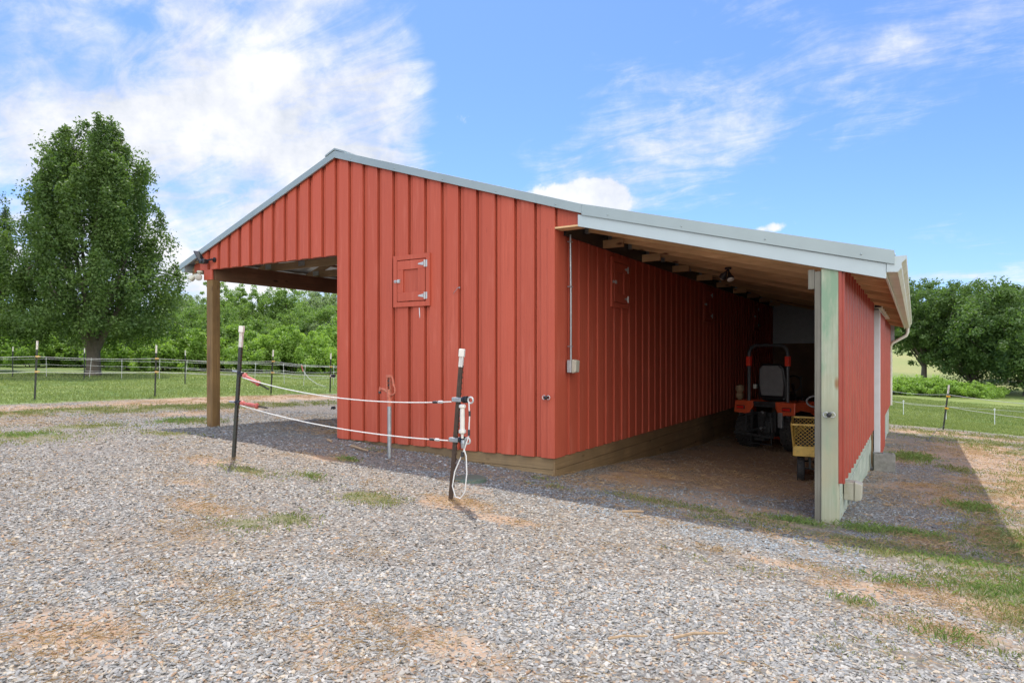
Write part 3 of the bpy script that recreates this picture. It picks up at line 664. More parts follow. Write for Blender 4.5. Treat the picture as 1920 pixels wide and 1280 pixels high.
# right wall
WX = -.656
m = MB(); m.box(-.815, WX, YF, YF+.15, -.5, 2.44); m.build('post', M['green'], barn, .006)
m = MB(); m.box(-.878, -.818, YF+.015, YF+.15, -.5, 2.42); m.build('post_board', M['greywood'], barn, .004)
m = MB(); m.box(-.94, -.88, YF+.02, YF+.055, 2.24, 2.44); m.build('post_block', M['greywood'], barn, .003)
def ribbed_wall(name, x, ya, yb, z0, z1, parent, p=.37, mat_='redmetal'):
    m = MB(); pts = []; y = ya
    while y < yb:
        pts += [(y, .048), (y+p*.20, .048), (y+p*.30, 0), (y+p*.60, 0), (y+p*.62, .006), (y+p*.68, .006), (y+p*.70, 0), (y+p*.88, 0)]; y += p
    pts = [q for q in pts if q[0] < yb]+[(yb, 0)]
    vs = []; fs = []
    for yy, o in pts: vs += [(x+o, yy, z0), (x+o, yy, z1), (x-.012, yy, z1), (x-.012, yy, z0)]
    for i in range(len(pts)-1):
        a = 4*i; b = a+4; fs += [(a, b, b+1, a+1), (a+1, b+1, b+2, a+2), (a+3, a+2, b+2, b+3), (a, a+3, b+3, b)]
    fs += [(0, 1, 2, 3), tuple(4*(len(pts)-1)+k for k in (3, 2, 1, 0))]
    m.add(vs, fs)
    s = m
    for zz in (z0+.12, z0+(z1-z0)*.36, z0+(z1-z0)*.70, z1-.1):
        for yy in np.arange(ya+p*.5, yb, p): s.lathe([(.011, -.002), (.011, .006), (.004, .012)], (x, yy, zz), (1, 0, 0), 6)
    return m.build(name, M[mat_], parent)
m = MB(); m.box(WX, WX+.03, YF, YF+.03, .262, 2.445); m.build('corner_trim', M['redmetal'], barn, .003)
ribbed_wall('metal_siding', WX+.006, YF+.032, 13.2, .255, 2.47, barn)
ribbed_wall('metal_siding', WX+.006, 15.9, YB, .12, 2.5, barn)
m = MB()
for z0, z1, d in ((.07, .30, 0), (-.14, .066, .004), (-.36, -.144, 0), (-.6, -.364, .003)): m.box(WX-.05, WX+d-.004, YF+.152, 13.2, z0, z1)
m.build('skirt_board', M['greenh'], barn, .004)
m = MB()
for z0, z1, d in ((-.1, .13, 0), (-.34, -.104, .004), (-1.0, -.344, 0)): m.box(WX-.05, WX+d, 15.9, YB, z0, z1)
m.build('skirt_board', M['greenh'], barn, .004)
m = MB(); m.box(WX-.1, WX+.02, 13.22, 13.36, -.7, 2.5); m.build('door_post', M['post'], barn, .004)
door = MB(); door.box(WX+.03, WX+.06, 13.5, 16.2, -.36, 2.36); door = door.build('sliding_door', M['redmetal'], barn)
ribbed_wall('door_panel', WX+.075, 13.6, 16.1, -.36, 2.36, door)
m = MB(); m.box(WX+.028, WX+.125, 13.47, 13.60, -.37, 2.37); m.build('door_edge', M['white'], door, .004)
m = MB(); m.box(WX+.028, WX+.108, 16.1, 16.24, -.37, 2.37); m.build('door_edge', M['white'], door, .004)
m = MB(); m.box(WX+.028, WX+.108, 13.6, 16.1, 2.361, 2.40); m.build('door_edge', M['white'], door, .004)
m = MB(); m.box(WX+.03, WX+.16, 13.38, 17.6, 2.41, 2.52); m.build('door_track', M['gutter'], barn, .004)
m = MB(); m.box(WX+.045, WX+.145, 13.372, 13.378, 2.42, 2.51); m.build('track_end', M['black'], barn)
m = MB(); m.box(WX-.11, WX-.015, 13.4, 16.2, -.9, -.42); m.build('door_sill', M['greywood'], barn)
# lean-to back wall
m = MB(); m.box(XR-.08, WX+.01, YB-.05, YB-.02, -.9, 1.95); m.build('plywood_panel', M['ply'], barn)
m = MB()
for i, xx in enumerate(np.arange(XR-.06, WX-.02, .23)): m.prism([(xx, YB-.06+.012*(i % 2), 1.945), (xx+.23, YB-.06+.012*(i % 2), 1.945), (xx+.23, YB-.06+.012*(i % 2), 3.42-.257*(xx+.23+3.52)-.04), (xx, YB-.06+.012*(i % 2), 3.42-.257*(xx+3.52)-.04)], (0, .04, 0))
m.build('metal_panel', M['greybox'], barn)
# gutter, a K profile run along the eave
m = MB(); gx = -.232
prof = [(0, 0), (0, -.13), (.075, -.135), (.10, -.10), (.10, -.06), (.13, -.03), (.135, 0), (.125, 0), (.12, -.025), (.09, -.055), (.09, -.095), (.07, -.123), (.008, -.12), (.008, 0)]
prof = [(a*1.25, b*1.15) for a, b in prof]
m.prism([(gx+a, YF-.03, 2.515+b) for a, b in prof], (0, YB-YF+.03, 0)); gut = m.build('gutter', M['gutter'], barn)
m = MB(); m.prism([(gx+a*1.25, YF-.036, 2.515+b*1.15) for a, b in ((0, .0), (0, -.13), (.075, -.135), (.10, -.10), (.10, -.06), (.13, -.03), (.135, 0))], (0, .006, 0)); m.build('end_cap', M['fascia'], gut)
m = MB(); m.tube([(gx+.06, YB-.2, 2.40), (gx+.06, YB-.2, 2.24), (gx+.02, YB-.2, 2.14), (WX+.1, YB-.2, 1.93), (WX+.055, YB-.2, 1.83), (WX+.055, YB-.2, .1)], .045, 10); m.build('downspout', M['gutter'], gut, 0, True)
m = MB(); m.box(-.252, -.234, YF-.005, YB, 2.33, 2.50); m.build('eave_fascia', M['gutter'], barn)
m = MB(); m.box(WX+.07, -.254, YF+.85, YB, 2.335, 2.345); 
# hatches
def hatch(parent, loc, rz, name='hatch'):
    """local: x to the right along the wall, z up, -y out of the wall; origin at centre of the frame back"""
    h = empty(name, loc, rz); h.parent = parent
    W, H = .69, .76; f = MB()
    f.box(-W/2, -W/2+.07, -.03, 0, -H/2, H/2, 1.02); f.box(W/2-.07, W/2, -.03, 0, -H/2, H/2, .97)
    f.box(-W/2+.071, W/2-.071, -.03, 0, H/2-.07, H/2, 1.0); f.box(-W/2+.071, W/2-.071, -.03, 0, -H/2, -H/2+.07, 1.03)
    f.build('frame', M['red'], h, .002)
    d = MB(); a = W/2-.084; b = H/2-.084
    d.box(-a, a, -.034, -.003, b-.13, b, 1.03); d.box(-a, a, -.034, -.003, -b, -b+.13, .98)
    d.box(-a, -a+.11, -.034, -.003, -b+.131, b-.131, 1.0); d.box(a-.13, a, -.034, -.003, -b+.131, b-.131, .95)
    d.box(-a+.111, a-.131, -.012, -.003, -b+.131, b-.131, .9)
    d.build('door', M['red'], h, .002)
    for zz in (b-.065, -b+.065):
        g = MB(); g.prism([(a-.12, -.037, zz+.008), (a-.12, -.037, zz-.008), (a-.02, -.037, zz-.026), (a-.02, -.037, zz+.026)], (0, -.004, 0))
        g.box(a+.015, a+.045, -.038, -.031, zz-.05, zz+.05); g.tube([(a, -.043, zz-.05), (a, -.043, zz+.05)], .009, 8); g.build('hinge', M['zinc'], h)
    g = MB(); g.box(-a-.06, -a-.02, -.036, -.031, -.02, .02); g.tube([(-a-.055, -.046, 0), (-a+.06, -.046, 0)], .008, 8); g.box(-a+.01, -a+.06, -.052, -.035, -.024, .024); g.build('latch', M['zinc'], h)
    return h
hatch(barn, (-6.252, YF-.004, 2.65), 0)
for yy in (9.45, 14.5, 19.6): hatch(barn, (XR+.004, yy, 2.67), rad(90))

m = MB(); m.prism([(-6.13, YF-.0035, 2.25), (-6.115, YF-.0035, 2.25), (-6.108, YF-.0035, 2.16), (-6.112, YF-.0035, 2.09), (-6.12, YF-.0035, 2.13), (-6.125, YF-.0035, 2.2)], (0, .001, 0)); m.build('paint_scrape', M['white'], barn)
# ------------------------------------------------------------------ things fixed to the barn
def outlet(label, loc, rz, pipe_top=None):
    """conduit box: x along the wall, -y out"""
    r = empty('outlet_box', loc, rz, label, 'outlet box')
    m = MB(); m.box(-.055, .055, -.065, -.004, -.09, .075); m.build('back_box', M['greybox'], r, .006)
    m = MB(); m.prism([(-.05, -.068, -.1), (-.05, -.13, -.085), (-.05, -.14, .07), (-.05, -.068, .085)], (.11, 0, 0)); m.build('cover', M['box'], r, .01)
    if pipe_top: 
        m = MB(); m.tube([(0, -.035, .075), (0, -.035, pipe_top*.5), (-.005, -.03, pipe_top)], .014, 10); c = m.build('conduit', M['galv'], r, 0, True)
        for zz in (.25, pipe_top*.6, pipe_top-.1): MB().box(-.035, .035, -.05, -.002, zz, zz+.012).build('strap', M['galv'], c)
    return r
o = outlet('grey conduit running down to an outlet box on the side wall by the barn corner', (XR+.002, 7.72, 1.42), rad(90), 1.73)
ob = empty('outlet_box', (WX+.002, 7.95, .09), rad(90), 'weathered beige outlet box low on the green skirt behind the lean-to post', 'outlet box')
m = MB(); m.box(-.09, .09, -.10, -.003, -.09, .10); m.build('back_box', M['box'], ob, .006)
m = MB(); m.prism([(-.10, -.104, -.1), (-.10, -.17, -.08), (-.10, -.18, .085), (-.10, -.104, .11)], (.17, 0, 0)); m.build('cover', M['box'], ob, .01)
m = MB(); m.tube([(0, -.05, -.09), (0, -.05, -.15)], .018, 8); m.build('conduit', M['galv'], ob)
ob2 = empty('outlet_box', (WX+.004, 17.0, -.25), rad(90), 'small grey box low on the green skirt beyond the sliding door', 'outlet box')
m = MB(); m.box(-.1, .1, -.1, -.002, -.08, .08); m.build('back_box', M['greybox'], ob2, .006)

def flood(name, label, loc, heads, mat_):
    r = empty(name, loc, 0, label, 'floodlight')
    m = MB(); m.lathe([(.055, 0), (.06, -.02), (.05, -.035)], (0, 0, 0), (0, 0, 1), 16); m.build('mount', M[mat_], r)
    for dx, dy, dz in heads:
        d = Vector((dx, dy, dz)).normalized(); p = d*.05+Vector((0, 0, -.03))
        m = MB(); m.tube([(0, 0, -.03), p, p+d*.05], .016, 8); m.lathe([(.025, 0), (.032, .04), (.06, .09), (.064, .13)], p+d*.03, d, 16); hd = m.build('lamp_head', M[mat_], r, 0, True)
        g = MB(); g.lathe([(.062, .131), (.055, .145), (.03, .155)], p+d*.03, d, 16); g.build('lens', M['glass'], hd, 0, True)
    return r
flood('floodlight', 'white twin floodlight under the left eave above the canopy post', (-11.45, YF+.0, 3.15), [(-.6, -.5, -.55), (.55, -.5, -.5)], 'gutter')
flood('floodlight', 'black twin floodlight hanging from the lean-to rafters', (-2.33, 9.80, 2.85), [(.25, -.3, -.8), (-.5, .5, -.5)], 'black').scale = (.85,)*3
sc = empty('security_camera', (-11.15, YF-.004, 3.30), 0, 'black security camera with solar panel on the left gable end', 'camera')
m = MB(); m.lathe([(.045, 0), (.045, -.02)], (.16, 0, .02), (0, 1, 0), 14); m.tube([(.16, -.02, .02), (.16, -.07, .02), (.05, -.09, .01)], .016, 8); m.build('bracket', M['black'], sc)
m = MB(); m.box(-.09, .06, -.16, -.05, -.05, .03); m.build('body', M['black'], sc, .015)
m = MB(); m.prism([(-.10, -.16, .0), (-.26, -.16, .19), (-.245, -.16, .205), (-.085, -.16, .015)], (0, .13, 0)); m.build('solar_panel', M['black'], sc, .003)
m = MB(); m.lathe([(.022, 0), (.022, .015)], (-.02, -.175, -.01), (0, 1, 0), 12); m.build('lens', M['darkmetal'], sc)
hk = MB(); hk.tube([(-5.40, YF-.002, 2.50), (-5.40, YF-.04, 2.50), (-5.43, YF-.04, 2.47), (-5.47, YF-.04, 2.43), (-5.48, YF-.03, 2.415)], .0035, 6); hk.lathe([(.012, 0), (.012, -.008)], (-5.40, YF, 2.50), (0, 1, 0), 10)
tag(hk.build('wall_hook', M['galv'], origin=(-5.4, YF, 2.5)), 'small bent metal hook on the red gable boards', 'hook')
def wall_insulator(loc, d, label):
    r = empty('insulator', loc, 0, label, 'insulator', 'rope insulators screwed to the barn'); d = Vector(d); s = Vector((0, 0, 1)).cross(d) if abs(d.z) < .9 else Vector((1, 0, 0))
    m = MB(); m.lathe([(.012, 0), (.012, .02), (.024, .025), (.024, .045), (.014, .05), (.024, .055), (.024, .075), (.01, .08)], (0, 0, 0), d, 12); m.build('knob', M['black'], r)
    m = MB(); c = d*.05
    for q in (-1, 1): m.tube([c+s*q*.03+s*q*.025*math.cos(t)+Vector((0,0,.025*math.sin(t))) for t in np.linspace(0, 2*math.pi, 11)[:-1]], .005, 6, True)
    m.build('eye', M['zinc'], r)
    return r
wall_insulator((XL, YF+.02, 1.23), (-1, -.1, 0), 'upper black insulator on the left edge of the gable wall')
wall_insulator((XL, YF+.02, .72), (-1, -.1, 0), 'lower black insulator on the left edge of the gable wall')
wall_insulator((-3.99, YF-.012, 1.02), (0, -1, 0), 'black insulator near the right corner of the gable wall')
wall_insulator((-.735, YF, .955), (0, -1, 0), 'black insulator on the green lean-to post')

# ------------------------------------------------------------------ T posts, ropes, hydrant
def tpost(label, base, top, h, mat_, clips=(), tip=.18, cap=False, group='steel T posts of the paddock fences', name='fence_post'):
    base = Vector(base); top = Vector(top); d = (top-base).normalized(); r = empty(name, base, 0, label, 'fence post', group)
    r.rotation_euler = d.to_track_quat('Z', 'Y').to_euler(); L = (top-base).length
    def tee(z0, z1, o=0.):
        m = MB(); a = .022+o; t = .004+o
        m.box(-a, a, -t-.012, t-.012, z0, z1); m.box(-t, t, t-.012, .026+o, z0, z1); return m
    b = tee(-.35, L-tip)
    if h:
        for zz in np.arange(.1, L-tip, .054): b.box(-.008, .008, -.026, -.016, zz, zz+.016)
    b.build('post', M[mat_], r); tee(L-tip, L-(.05 if cap else 0), .0006).build('painted_top', M['tip'], r)
    if cap:
        m = MB(); m.box(-.027, .027, -.026, .03, L-.06, L+.018); m.build('cap', M['cap'], r, .006)
    for zz in clips:
        m = MB(); m.box(-.03, .03, -.045, .03, zz-.022, zz+.022); m.box(-.014, .014, -.075, -.045, zz-.016, zz+.016); m.build('insulator', M['clip'], r, .004)
    return r
P1b = (-7.05, 4.95, .28); P1t = (-7.02, 4.985, 1.92)
P2b = (-3.905, 5.157, .10); P2t = (-3.86, 5.20, 1.60)
def lerp(a, b, t): return tuple(x+(y-x)*t for x, y in zip(a, b))
def pxpoint(px, py, depth):
    a = (px-960)/1220; yw = rad(YAW)
    return (depth*(-math.sin(yw)+a*math.cos(yw)), depth*(math.cos(yw)+a*math.sin(yw)), CAMH+depth*(667-py)/1220)
tpost('dark steel T post with white top holding the red gate handles', P1b, (-6.955, 5.00, 1.895), True, 'tpost', tip=.24, cap=True, group='T posts by the barn')
tpost('leaning rusty T post with cream cap in front of the gable wall', P2b, (-3.795, 5.20, 1.60), True, 'rustpost', tip=.16, cap=True, group='T posts by the barn')
def sag(p, q, s, n=18):
    p = Vector(p); q = Vector(q); return [p.lerp(q, t)-Vector((0, 0, s*4*t*(1-t))) for t in np.linspace(0, 1, n)]
A1 = Vector((-7.0, 4.955, 1.365)); B1 = Vector((-3.87, 5.12, 1.10)); A2 = Vector((-7.035, 4.94, .995)); B2 = Vector((-3.895, 5.10, .72))
def spring(pts_a, pts_b, r=.012, turns=9):
    a = Vector(pts_a); b = Vector(pts_b); d = (b-a); u = d.cross(Vector((0, 0, 1))).normalized(); v = d.normalized().cross(u)
    return [a+d*t+(u*math.cos(turns*2*math.pi*t)+v*math.sin(turns*2*math.pi*t))*r for t in np.linspace(0, 1, turns*8)]
def gate(A, B, s, label, hang):
    rt = empty('gate_rope', A, 0, label, 'gate rope')
    def L(v): return Vector(v)-A
    pts = sag(A, B, s); h0, h1, h2 = pts[1], pts[1].lerp(pts[4], .18), pts[1].lerp(pts[4], .85)
    dirv = (pts[3]-pts[1]).normalized()
    if hang == 'down': dh = (dirv+Vector((0, 0, -.18))).normalized()
    else: dh = (dirv+Vector((0, 0, .07))).normalized()
    c0 = A+Vector((.03, -.02, 0))
    m = MB(); m.tube([L(c0), L(c0+dh*.13)], .006, 6); m.lathe([(.012, 0), (.03, .01), (.03, .03), (.014, .035), (.03, .04), (.03, .06), (.012, .07)], L(c0)+dh*.05, dh, 12); m.build('hook', M['black'], rt)
    m = MB(); m.tube([L(A+Vector((-.03, -.03, 0))), L(c0+dh*.02)], .012, 8); m.build('eye_bolt', M['galv'], rt)
    hp = c0+dh*.14
    m = MB(); m.lathe([(.026, 0), (.036, .012), (.034, .03), (.02, .045), (.022, .12), (.026, .18), (.022, .24), (.034, .26), (.034, .275), (.015, .29)], L(hp), dh, 14); m.build('handle', M['handle'], rt, 0, True)
    sp0 = hp+dh*.29; m = MB(); m.tube(spring(L(sp0), L(sp0+dh*.17), .010, 10), .003, 5); m.build('spring', M['black'], rt)
    # the rope itself starts at the handle
    q = sag(hp+dh*.02+Vector((0, -.03, -.02)), B, s); m = MB(); m.tube([L(p) for p in q], .0056, 8); m.build('rope', M['rope'], rt, 0, True)
    e = (q[-1]-q[-3]).normalized(); m = MB(); m.lathe([(.010, 0), (.013, .01), (.013, .05), (.010, .06)], L(q[-1])-e*.22, e, 8); m.build('clamp', M['darkmetal'], rt)
    m = MB(); m.lathe([(.014, 0), (.014, .05)], L(q[-1])-e*.15, e, 8); m.build('ferrule', M['zinc'], rt)
    return rt
gate(A1, B1, .10, 'upper white electric rope with hanging red handle between the two T posts', 'down')
gate(A2, B2, .07, 'lower white electric rope with red handle between the two T posts', 'flat')
# end insulators and the spare handle with its looped rope on the leaning post
for zz, lb in ((1.12, 'upper white and black insulator clamped to the leaning rusty post'), (.725, 'lower white and black insulator clamped to the leaning rusty post')):
    t = (zz-.1)/1.5; c = Vector(P2b).lerp(Vector((-3.795, 5.20, 1.60)), t)
    r = empty('insulator', c, 0, lb, 'insulator', 'insulators on the leaning post')
    m = MB(); m.box(-.05, .06, -.05, .045, -.022, .022); m.build('clamp_body', M['galv'], r, .006)
    m = MB(); m.lathe([(.02, 0), (.034, .01), (.034, .035), (.018, .04), (.034, .045), (.034, .06)], (.06, -.01, 0), (1, -.1, .1), 12); m.build('knob', M['black'], r)
    m = MB(); m.tube([Vector((.16, -.02, 0))+Vector((.03*math.cos(t), 0, .03*math.sin(t))) for t in np.linspace(0, 2*math.pi, 13)[:-1]], .009, 6, True); m.build('eye', M['zinc'], r)
hx, hy = -3.735, 5.12
r = empty('looped_rope', (hx, hy, 1.08), 0, 'white looped rope with cream spare handle hanging on the leaning post', 'rope')
m = MB(); m.lathe([(.02, 0), (.034, -.01), (.034, -.03), (.022, -.04), (.024, -.12), (.024, -.24), (.036, -.25), (.036, -.275), (.014, -.29), (.012, -.33)], (0, 0, 0), (0, 0, 1), 14); m.build('grip', M['cap'], r, 0, True)
m = MB(); m.lathe([(.02, 0), (.024, -.03), (.02, -.08)], (.01, 0, -.345), (0, 0, 1), 10); m.build('ferrule', M['galv'], r)
m = MB(); m.tube([(.085, -.01, .02), (.085, 0, -.12), (.075, 0, -.30), (.03, 0, -.42), (-.01, 0, -.5), (-.085, -.01, -.66), (-.105, -.02, -.80), (-.07, -.02, -.90), (-.01, -.02, -.91), (.045, -.02, -.84), (.06, -.01, -.66), (.045, 0, -.5), (.015, 0, -.42)], .0062, 8)
m.build('rope', M['rope'], r, 0, True)
for rr_, hh_, pp_ in ((.011, -.05, (.086, 0, -.06)), (.011, -.06, (.078, 0, -.24)), (.016, -.05, (.0, 0, -.46))): MB().lathe([(rr_, 0), (rr_, hh_)], pp_, (0, 0, 1), 8).build('clamp', M['darkmetal'], r)
# yard hydrant
hy_ = empty('yard_hydrant', (-6.03, 6.60, .14), 0, 'red iron yard hydrant on a galvanised pipe before the gable wall', 'hydrant')
def HM(x, y, z): return (x*.68, y*.8, .84+(z-.98)*.64)
m = MB(); m.tube([(0, 0, -.2), (0, 0, .73)], .028, 14); m.build('pipe', M['galv'], hy_, 0, True)
m = MB(); m.lathe([(.035, .98), (.048, 1.0), (.05, 1.07), (.044, 1.11), (.048, 1.16), (.03, 1.17)], n=16)
m.tube([(-.02, 0, 1.10), (-.10, -.01, 1.15), (-.17, -.015, 1.17), (-.225, -.02, 1.16), (-.235, -.02, 1.12)], [.04, .034, .03, .028, .024], 12)
m.tube([(-.22, -.02, 1.155), (-.235, -.02, 1.21)], .014, 8)
m.box(-.055, -.03, -.03, .03, 1.16, 1.42); m.box(.03, .052, -.03, .03, 1.16, 1.42); m.box(-.055, .055, -.035, .035, 1.41, 1.47); m.map(HM).build('head', M['hydrant'], hy_, .004)
m = MB(); m.tube([(.0, -.02, 1.44), (.09, -.02, 1.43), (.115, -.02, 1.36), (.13, -.02, 1.27), (.165, -.02, 1.20), (.165, -.02, 1.10), (.12, -.02, 1.06), (.06, -.02, 1.05)], .019, 8); m.map(HM).build('lever', M['hydrant'], hy_, 0, True)
m = MB(); m.tube([(0, 0, 1.15), (0, 0, 1.42)], .012, 8); m.box(-.028, .028, -.02, .02, 1.24, 1.27); m.box(-.028, .02, -.02, .02, 1.33, 1.36); m.map(HM).build('rod', M['darkmetal'], hy_)
m = MB(); m.lathe([(.026, 0), (.026, -.035), (.022, -.05)], (-.236, -.02, 1.12), (0, 0, 1), 12); m.map(HM).build('spout', M['darkmetal'], hy_)

m = MB(); m.tube([(0, 0, .73), (0, 0, .87)], .0295, 14); m.build('riser', M['hydrant'], hy_, 0, True)
# paddock fence on the left: T posts in a line along the gravel lane
FL = [(-18.79, 7.59, 'dark T post with white top left of the pear tree trunk'), (-18.4, 10.41, 'dark T post with rusty tip left of the barn canopy post'),
      (-18.29, 14.25, 'dark T post with yellow clips seen through the open barn bay'), (-18.62, 17.14, 'dark T post close to the barn wall edge at the far paddock')]
for i, (x, y, lb) in enumerate(FL):
    z = gh(x, y); hgt = (1.52, 1.50, 1.50, 1.5)[i]; ln = (.05, .035, .07, .03)[i]
    tpost(lb, (x, y, z), (x+ln*.5, y+ln, z+hgt), False, 'tpost', (.74, 1.12) if i < 3 else (.64, 1.0), .22)
def rope(name, pts, label, r=.009, mat_='farrope', group='white ropes of the paddock fences'):
    o = Vector(pts[0]); m = MB(); q = []
    for a, b in zip(pts[:-1], pts[1:]): q += sag(a, b, .012*(Vector(b)-Vector(a)).length, 6)[:-1]
    q.append(Vector(pts[-1])); m.tube([p-o for p in q], r, 6); b = m.build(name, M[mat_], None, 0, True); b.location = o
    return tag(b, label, 'fence rope', group)
for hz, lb in ((1.12, 'upper white rope of the left paddock fence'), (.74, 'lower white rope of the left paddock fence')):
    pts = [(-19.3, .5, gh(-19.3, .5)+hz), (-19.1, 4.2, gh(-19.1, 4.2)+hz)]+[(x+.08, y, gh(x, y)+hz-(.1 if i == 3 else 0)) for i, (x, y, l) in enumerate(FL)]+[(-18.8, 21, gh(-18.8, 21)+hz-.1), (-19, 25, gh(-19, 25)+hz-.1)]
    rope('fence_rope', pts, lb, .0075)
# far cross fence: thin step-in posts
ORD = ['first', 'second', 'third', 'fourth', 'fifth', 'sixth', 'seventh', 'eighth', 'ninth', 'tenth', 'eleventh']
FAR = [(-35.2, 14.7), (-33.3, 15.7), (-31.4, 16.2), (-30.4, 17.4), (-29.1, 17.9), (-27.3, 18.3), (-26.2, 19.5), (-24.6, 19.9), (-22.5, 19.2), (-22.6, 21.0), (-22.1, 22.0)]
for i, (x, y) in enumerate(FAR):
    z = gh(x, y); r = empty('step_in_post', (x, y, z), 0, f'thin white step-in post, {ORD[i]} from the left in the far cross fence', 'fence post', 'white step-in posts of the left paddock')
    r.rotation_euler = (random.uniform(-.06, .06), random.uniform(-.08, .1), 0)
    m = MB(); m.tube([(0, 0, -.2), (0, 0, .98)], [.013, .011], 6); m.build('rod', M['farrope'], r)
    m = MB(); m.box(-.03, .03, -.012, .012, .60, .63); m.box(-.03, .03, -.012, .012, .86, .89); m.build('clip', M['white'], r)
for x, y, lb in ((-34.6, 13.1, 'slim T post far left behind the first cross fence rope'), (-25.4, 15.6, 'slim T post between the pear tree and the barn canopy'), (-31, 14.4, 'slim T post to the right of the pear tree trunk')):
    z = gh(x, y); tpost(lb, (x, y, z), (x+.03, y, z+1.42), False, 'tpost', (), .2)
for hz, lb in ((.88, 'top rope of the far cross fence'), (.62, 'middle rope of the far cross fence'), (.36, 'bottom rope of the far cross fence')):
    rope('fence_rope', [(-44, 12, gh(-44, 12)+hz)]+[(x, y, gh(x, y)+hz) for x, y in FAR]+[(-20, 26, gh(-20, 26)+hz)], lb, .008)
for hz, lb in ((1.02, 'upper rope from the lane fence back across the paddock'), (.66, 'lower rope from the lane fence back across the paddock')):
    rope('fence_rope', [(-25.4, 15.6, gh(-25.4, 15.6)+hz), (-22, 17.2, gh(-22, 17.2)+hz), (-18.6, 19.5, gh(-18.6, 19.5)+hz-.1)], lb, .008)
g0 = Vector((-22.4, 19.0, gh(-22.4, 19)+.98)); r = empty('gate_rope', g0, 0, 'slack white gate rope hanging to the grass in the far fence', 'gate rope')
m = MB(); m.tube([(0, 0, 0), (.12, .05, -.35), (.35, .12, -.62), (.7, .25, -.85), (1.1, .4, -.97)], .013, 6); m.build('rope', M['farrope'], r)
m = MB(); m.lathe([(.02, 0), (.03, .02), (.025, .25), (.03, .27)], (.02, 0, -.05), (.25, .1, -1), 8); m.build('handle', M['handle'], r)
# right paddock fence
RP = [(.77, 24.86), (3.3, 18.6)]
z = gh(*RP[0]); tpost('leaning dark T post with yellow clips at the right lawn edge', (RP[0][0], RP[0][1], z-.05), (.93, 24.9, z+1.42), False, 'tpost', (.74, 1.12), .27)
for hz, lb in ((1.12, 'upper white rope of the right paddock fence'), (.74, 'lower white rope of the right paddock fence')):
    rope('fence_rope', [(-.9, 29.5, gh(-.9, 29.5)+hz+.02), (.88, 24.86, z+hz), (4.0, 19.5, z+hz+.03), (7, 14, z+hz+.05)], lb, .007)
m = MB(); wz = gh(.3, 20.2); wp = [(.80, 24.8, z+.12), (.55, 22.4, wz+.10), (.35, 20.6, wz+.04), (.3, 20, wz+.02)]; m.tube([Vector(p)-Vector(wp[0]) for p in wp], .007, 5); o = m.build('ground_wire', M['darkmetal'], None, 0, True); o.location = wp[0]
tag(o, 'thin dark wire slanting from the right T post down to the gravel', 'wire')
for i, (px, yb) in enumerate(((1694, 35.5), (1774, 34.8), (1865, 34.0))):
    a = (px-960)/1220; yw = rad(YAW); t = yb/(math.cos(yw)+a*math.sin(yw)); x = t*(-math.sin(yw)+a*math.cos(yw)); zz = gh(x, yb)
    r = empty('step_in_post', (x, yb, zz), 0, 'thin white step-in post on the right lawn, '+['next to the barn wall', 'just behind the leaning T post', 'nearest the right edge of the picture'][i], 'fence post', 'white step-in posts of the right paddock')
    m = MB(); m.tube([(0, 0, -.2), (0, 0, .74)], .016, 6); m.build('rod', M['white'], r)
    m = MB(); m.box(-.04, .04, -.012, .012, .66, .70); m.build('clip', M['white'], r)
rope('fence_rope', [(-3, 37, gh(-3, 37)+.66), (3.5, 34.6, gh(3.5, 34.6)+.66), (9, 33, gh(9, 33)+.66)], 'thin single rope of the cross fence on the right lawn', .007)

# ------------------------------------------------------------------ yard oddments
cb = empty('concrete_block', (-.45, 12.85, gh(-.45, 12.85)-.03), rad(8), 'grey concrete block on the gravel against the sliding door post', 'block')
m = MB(); W, D, H = .32, .22, .33
m.box(-W/2, W/2, -D/2, -D/2+.03, 0, H); m.box(-W/2, W/2, D/2-.03, D/2, 0, H)
for xx in (-W/2, -.018, W/2-.036): m.box(xx, xx+.036, -D/2+.03, D/2-.03, 0, H)
m.build('shell', M['concrete'], cb, .008)
m = MB(); p = [(-1.30, 3.12, .0), (-1.24, 3.2, .01), (-1.2, 3.24, .012), (-1.14, 3.33, .02)]
def stick(pts, r, label):
    o = Vector((pts[0][0], pts[0][1], gh(*pts[0])+.03)); m = MB(); m.tube([Vector((x, y, gh(x, y)+.035+dz))-o for x, y, dz in [(q[0], q[1], (i % 2)*.008) for i, q in enumerate(pts)]], [r*(1-.12*i) for i in range(len(pts))], 6)
    b = m.build('stick', M['stick'], None, 0, True); b.location = o; tag(b, label, 'stick')
stick([(-1.33, 3.08), (-1.27, 3.15), (-1.22, 3.2), (-1.17, 3.22)], .007, 'short pale stick on the gravel in the foreground')
stick([(-1.06, 3.30), (-.99, 3.40), (-.93, 3.47), (-.84, 3.52)], .008, 'longer curved pale stick on the gravel in the foreground')
stick([(-2.42, 5.95), (-2.33, 6.02), (-2.27, 6.12)], .012, 'brown stick at the shadow edge before the lean-to')
stick([(-6.9, 6.75), (-6.75, 6.7), (-6.6, 6.66), (-6.45, 6.62)], .02, 'weathered branch lying before the gable skirt board')
stick([(-7.6, 6.95), (-7.5, 6.88), (-7.42, 6.86)], .02, 'short piece of wood by the left end of the skirt board')
m = MB(); m.lathe([(.20, 0), (.20, .03), (.17, .045), (.05, .05)], n=28); o = m.build('valve_box_lid', M['lid']); o.location = (-4.42, 6.2, gh(-4.42, 6.2)-.005); tag(o, 'round green plastic valve box lid in the gravel by the leaning post', 'lid')

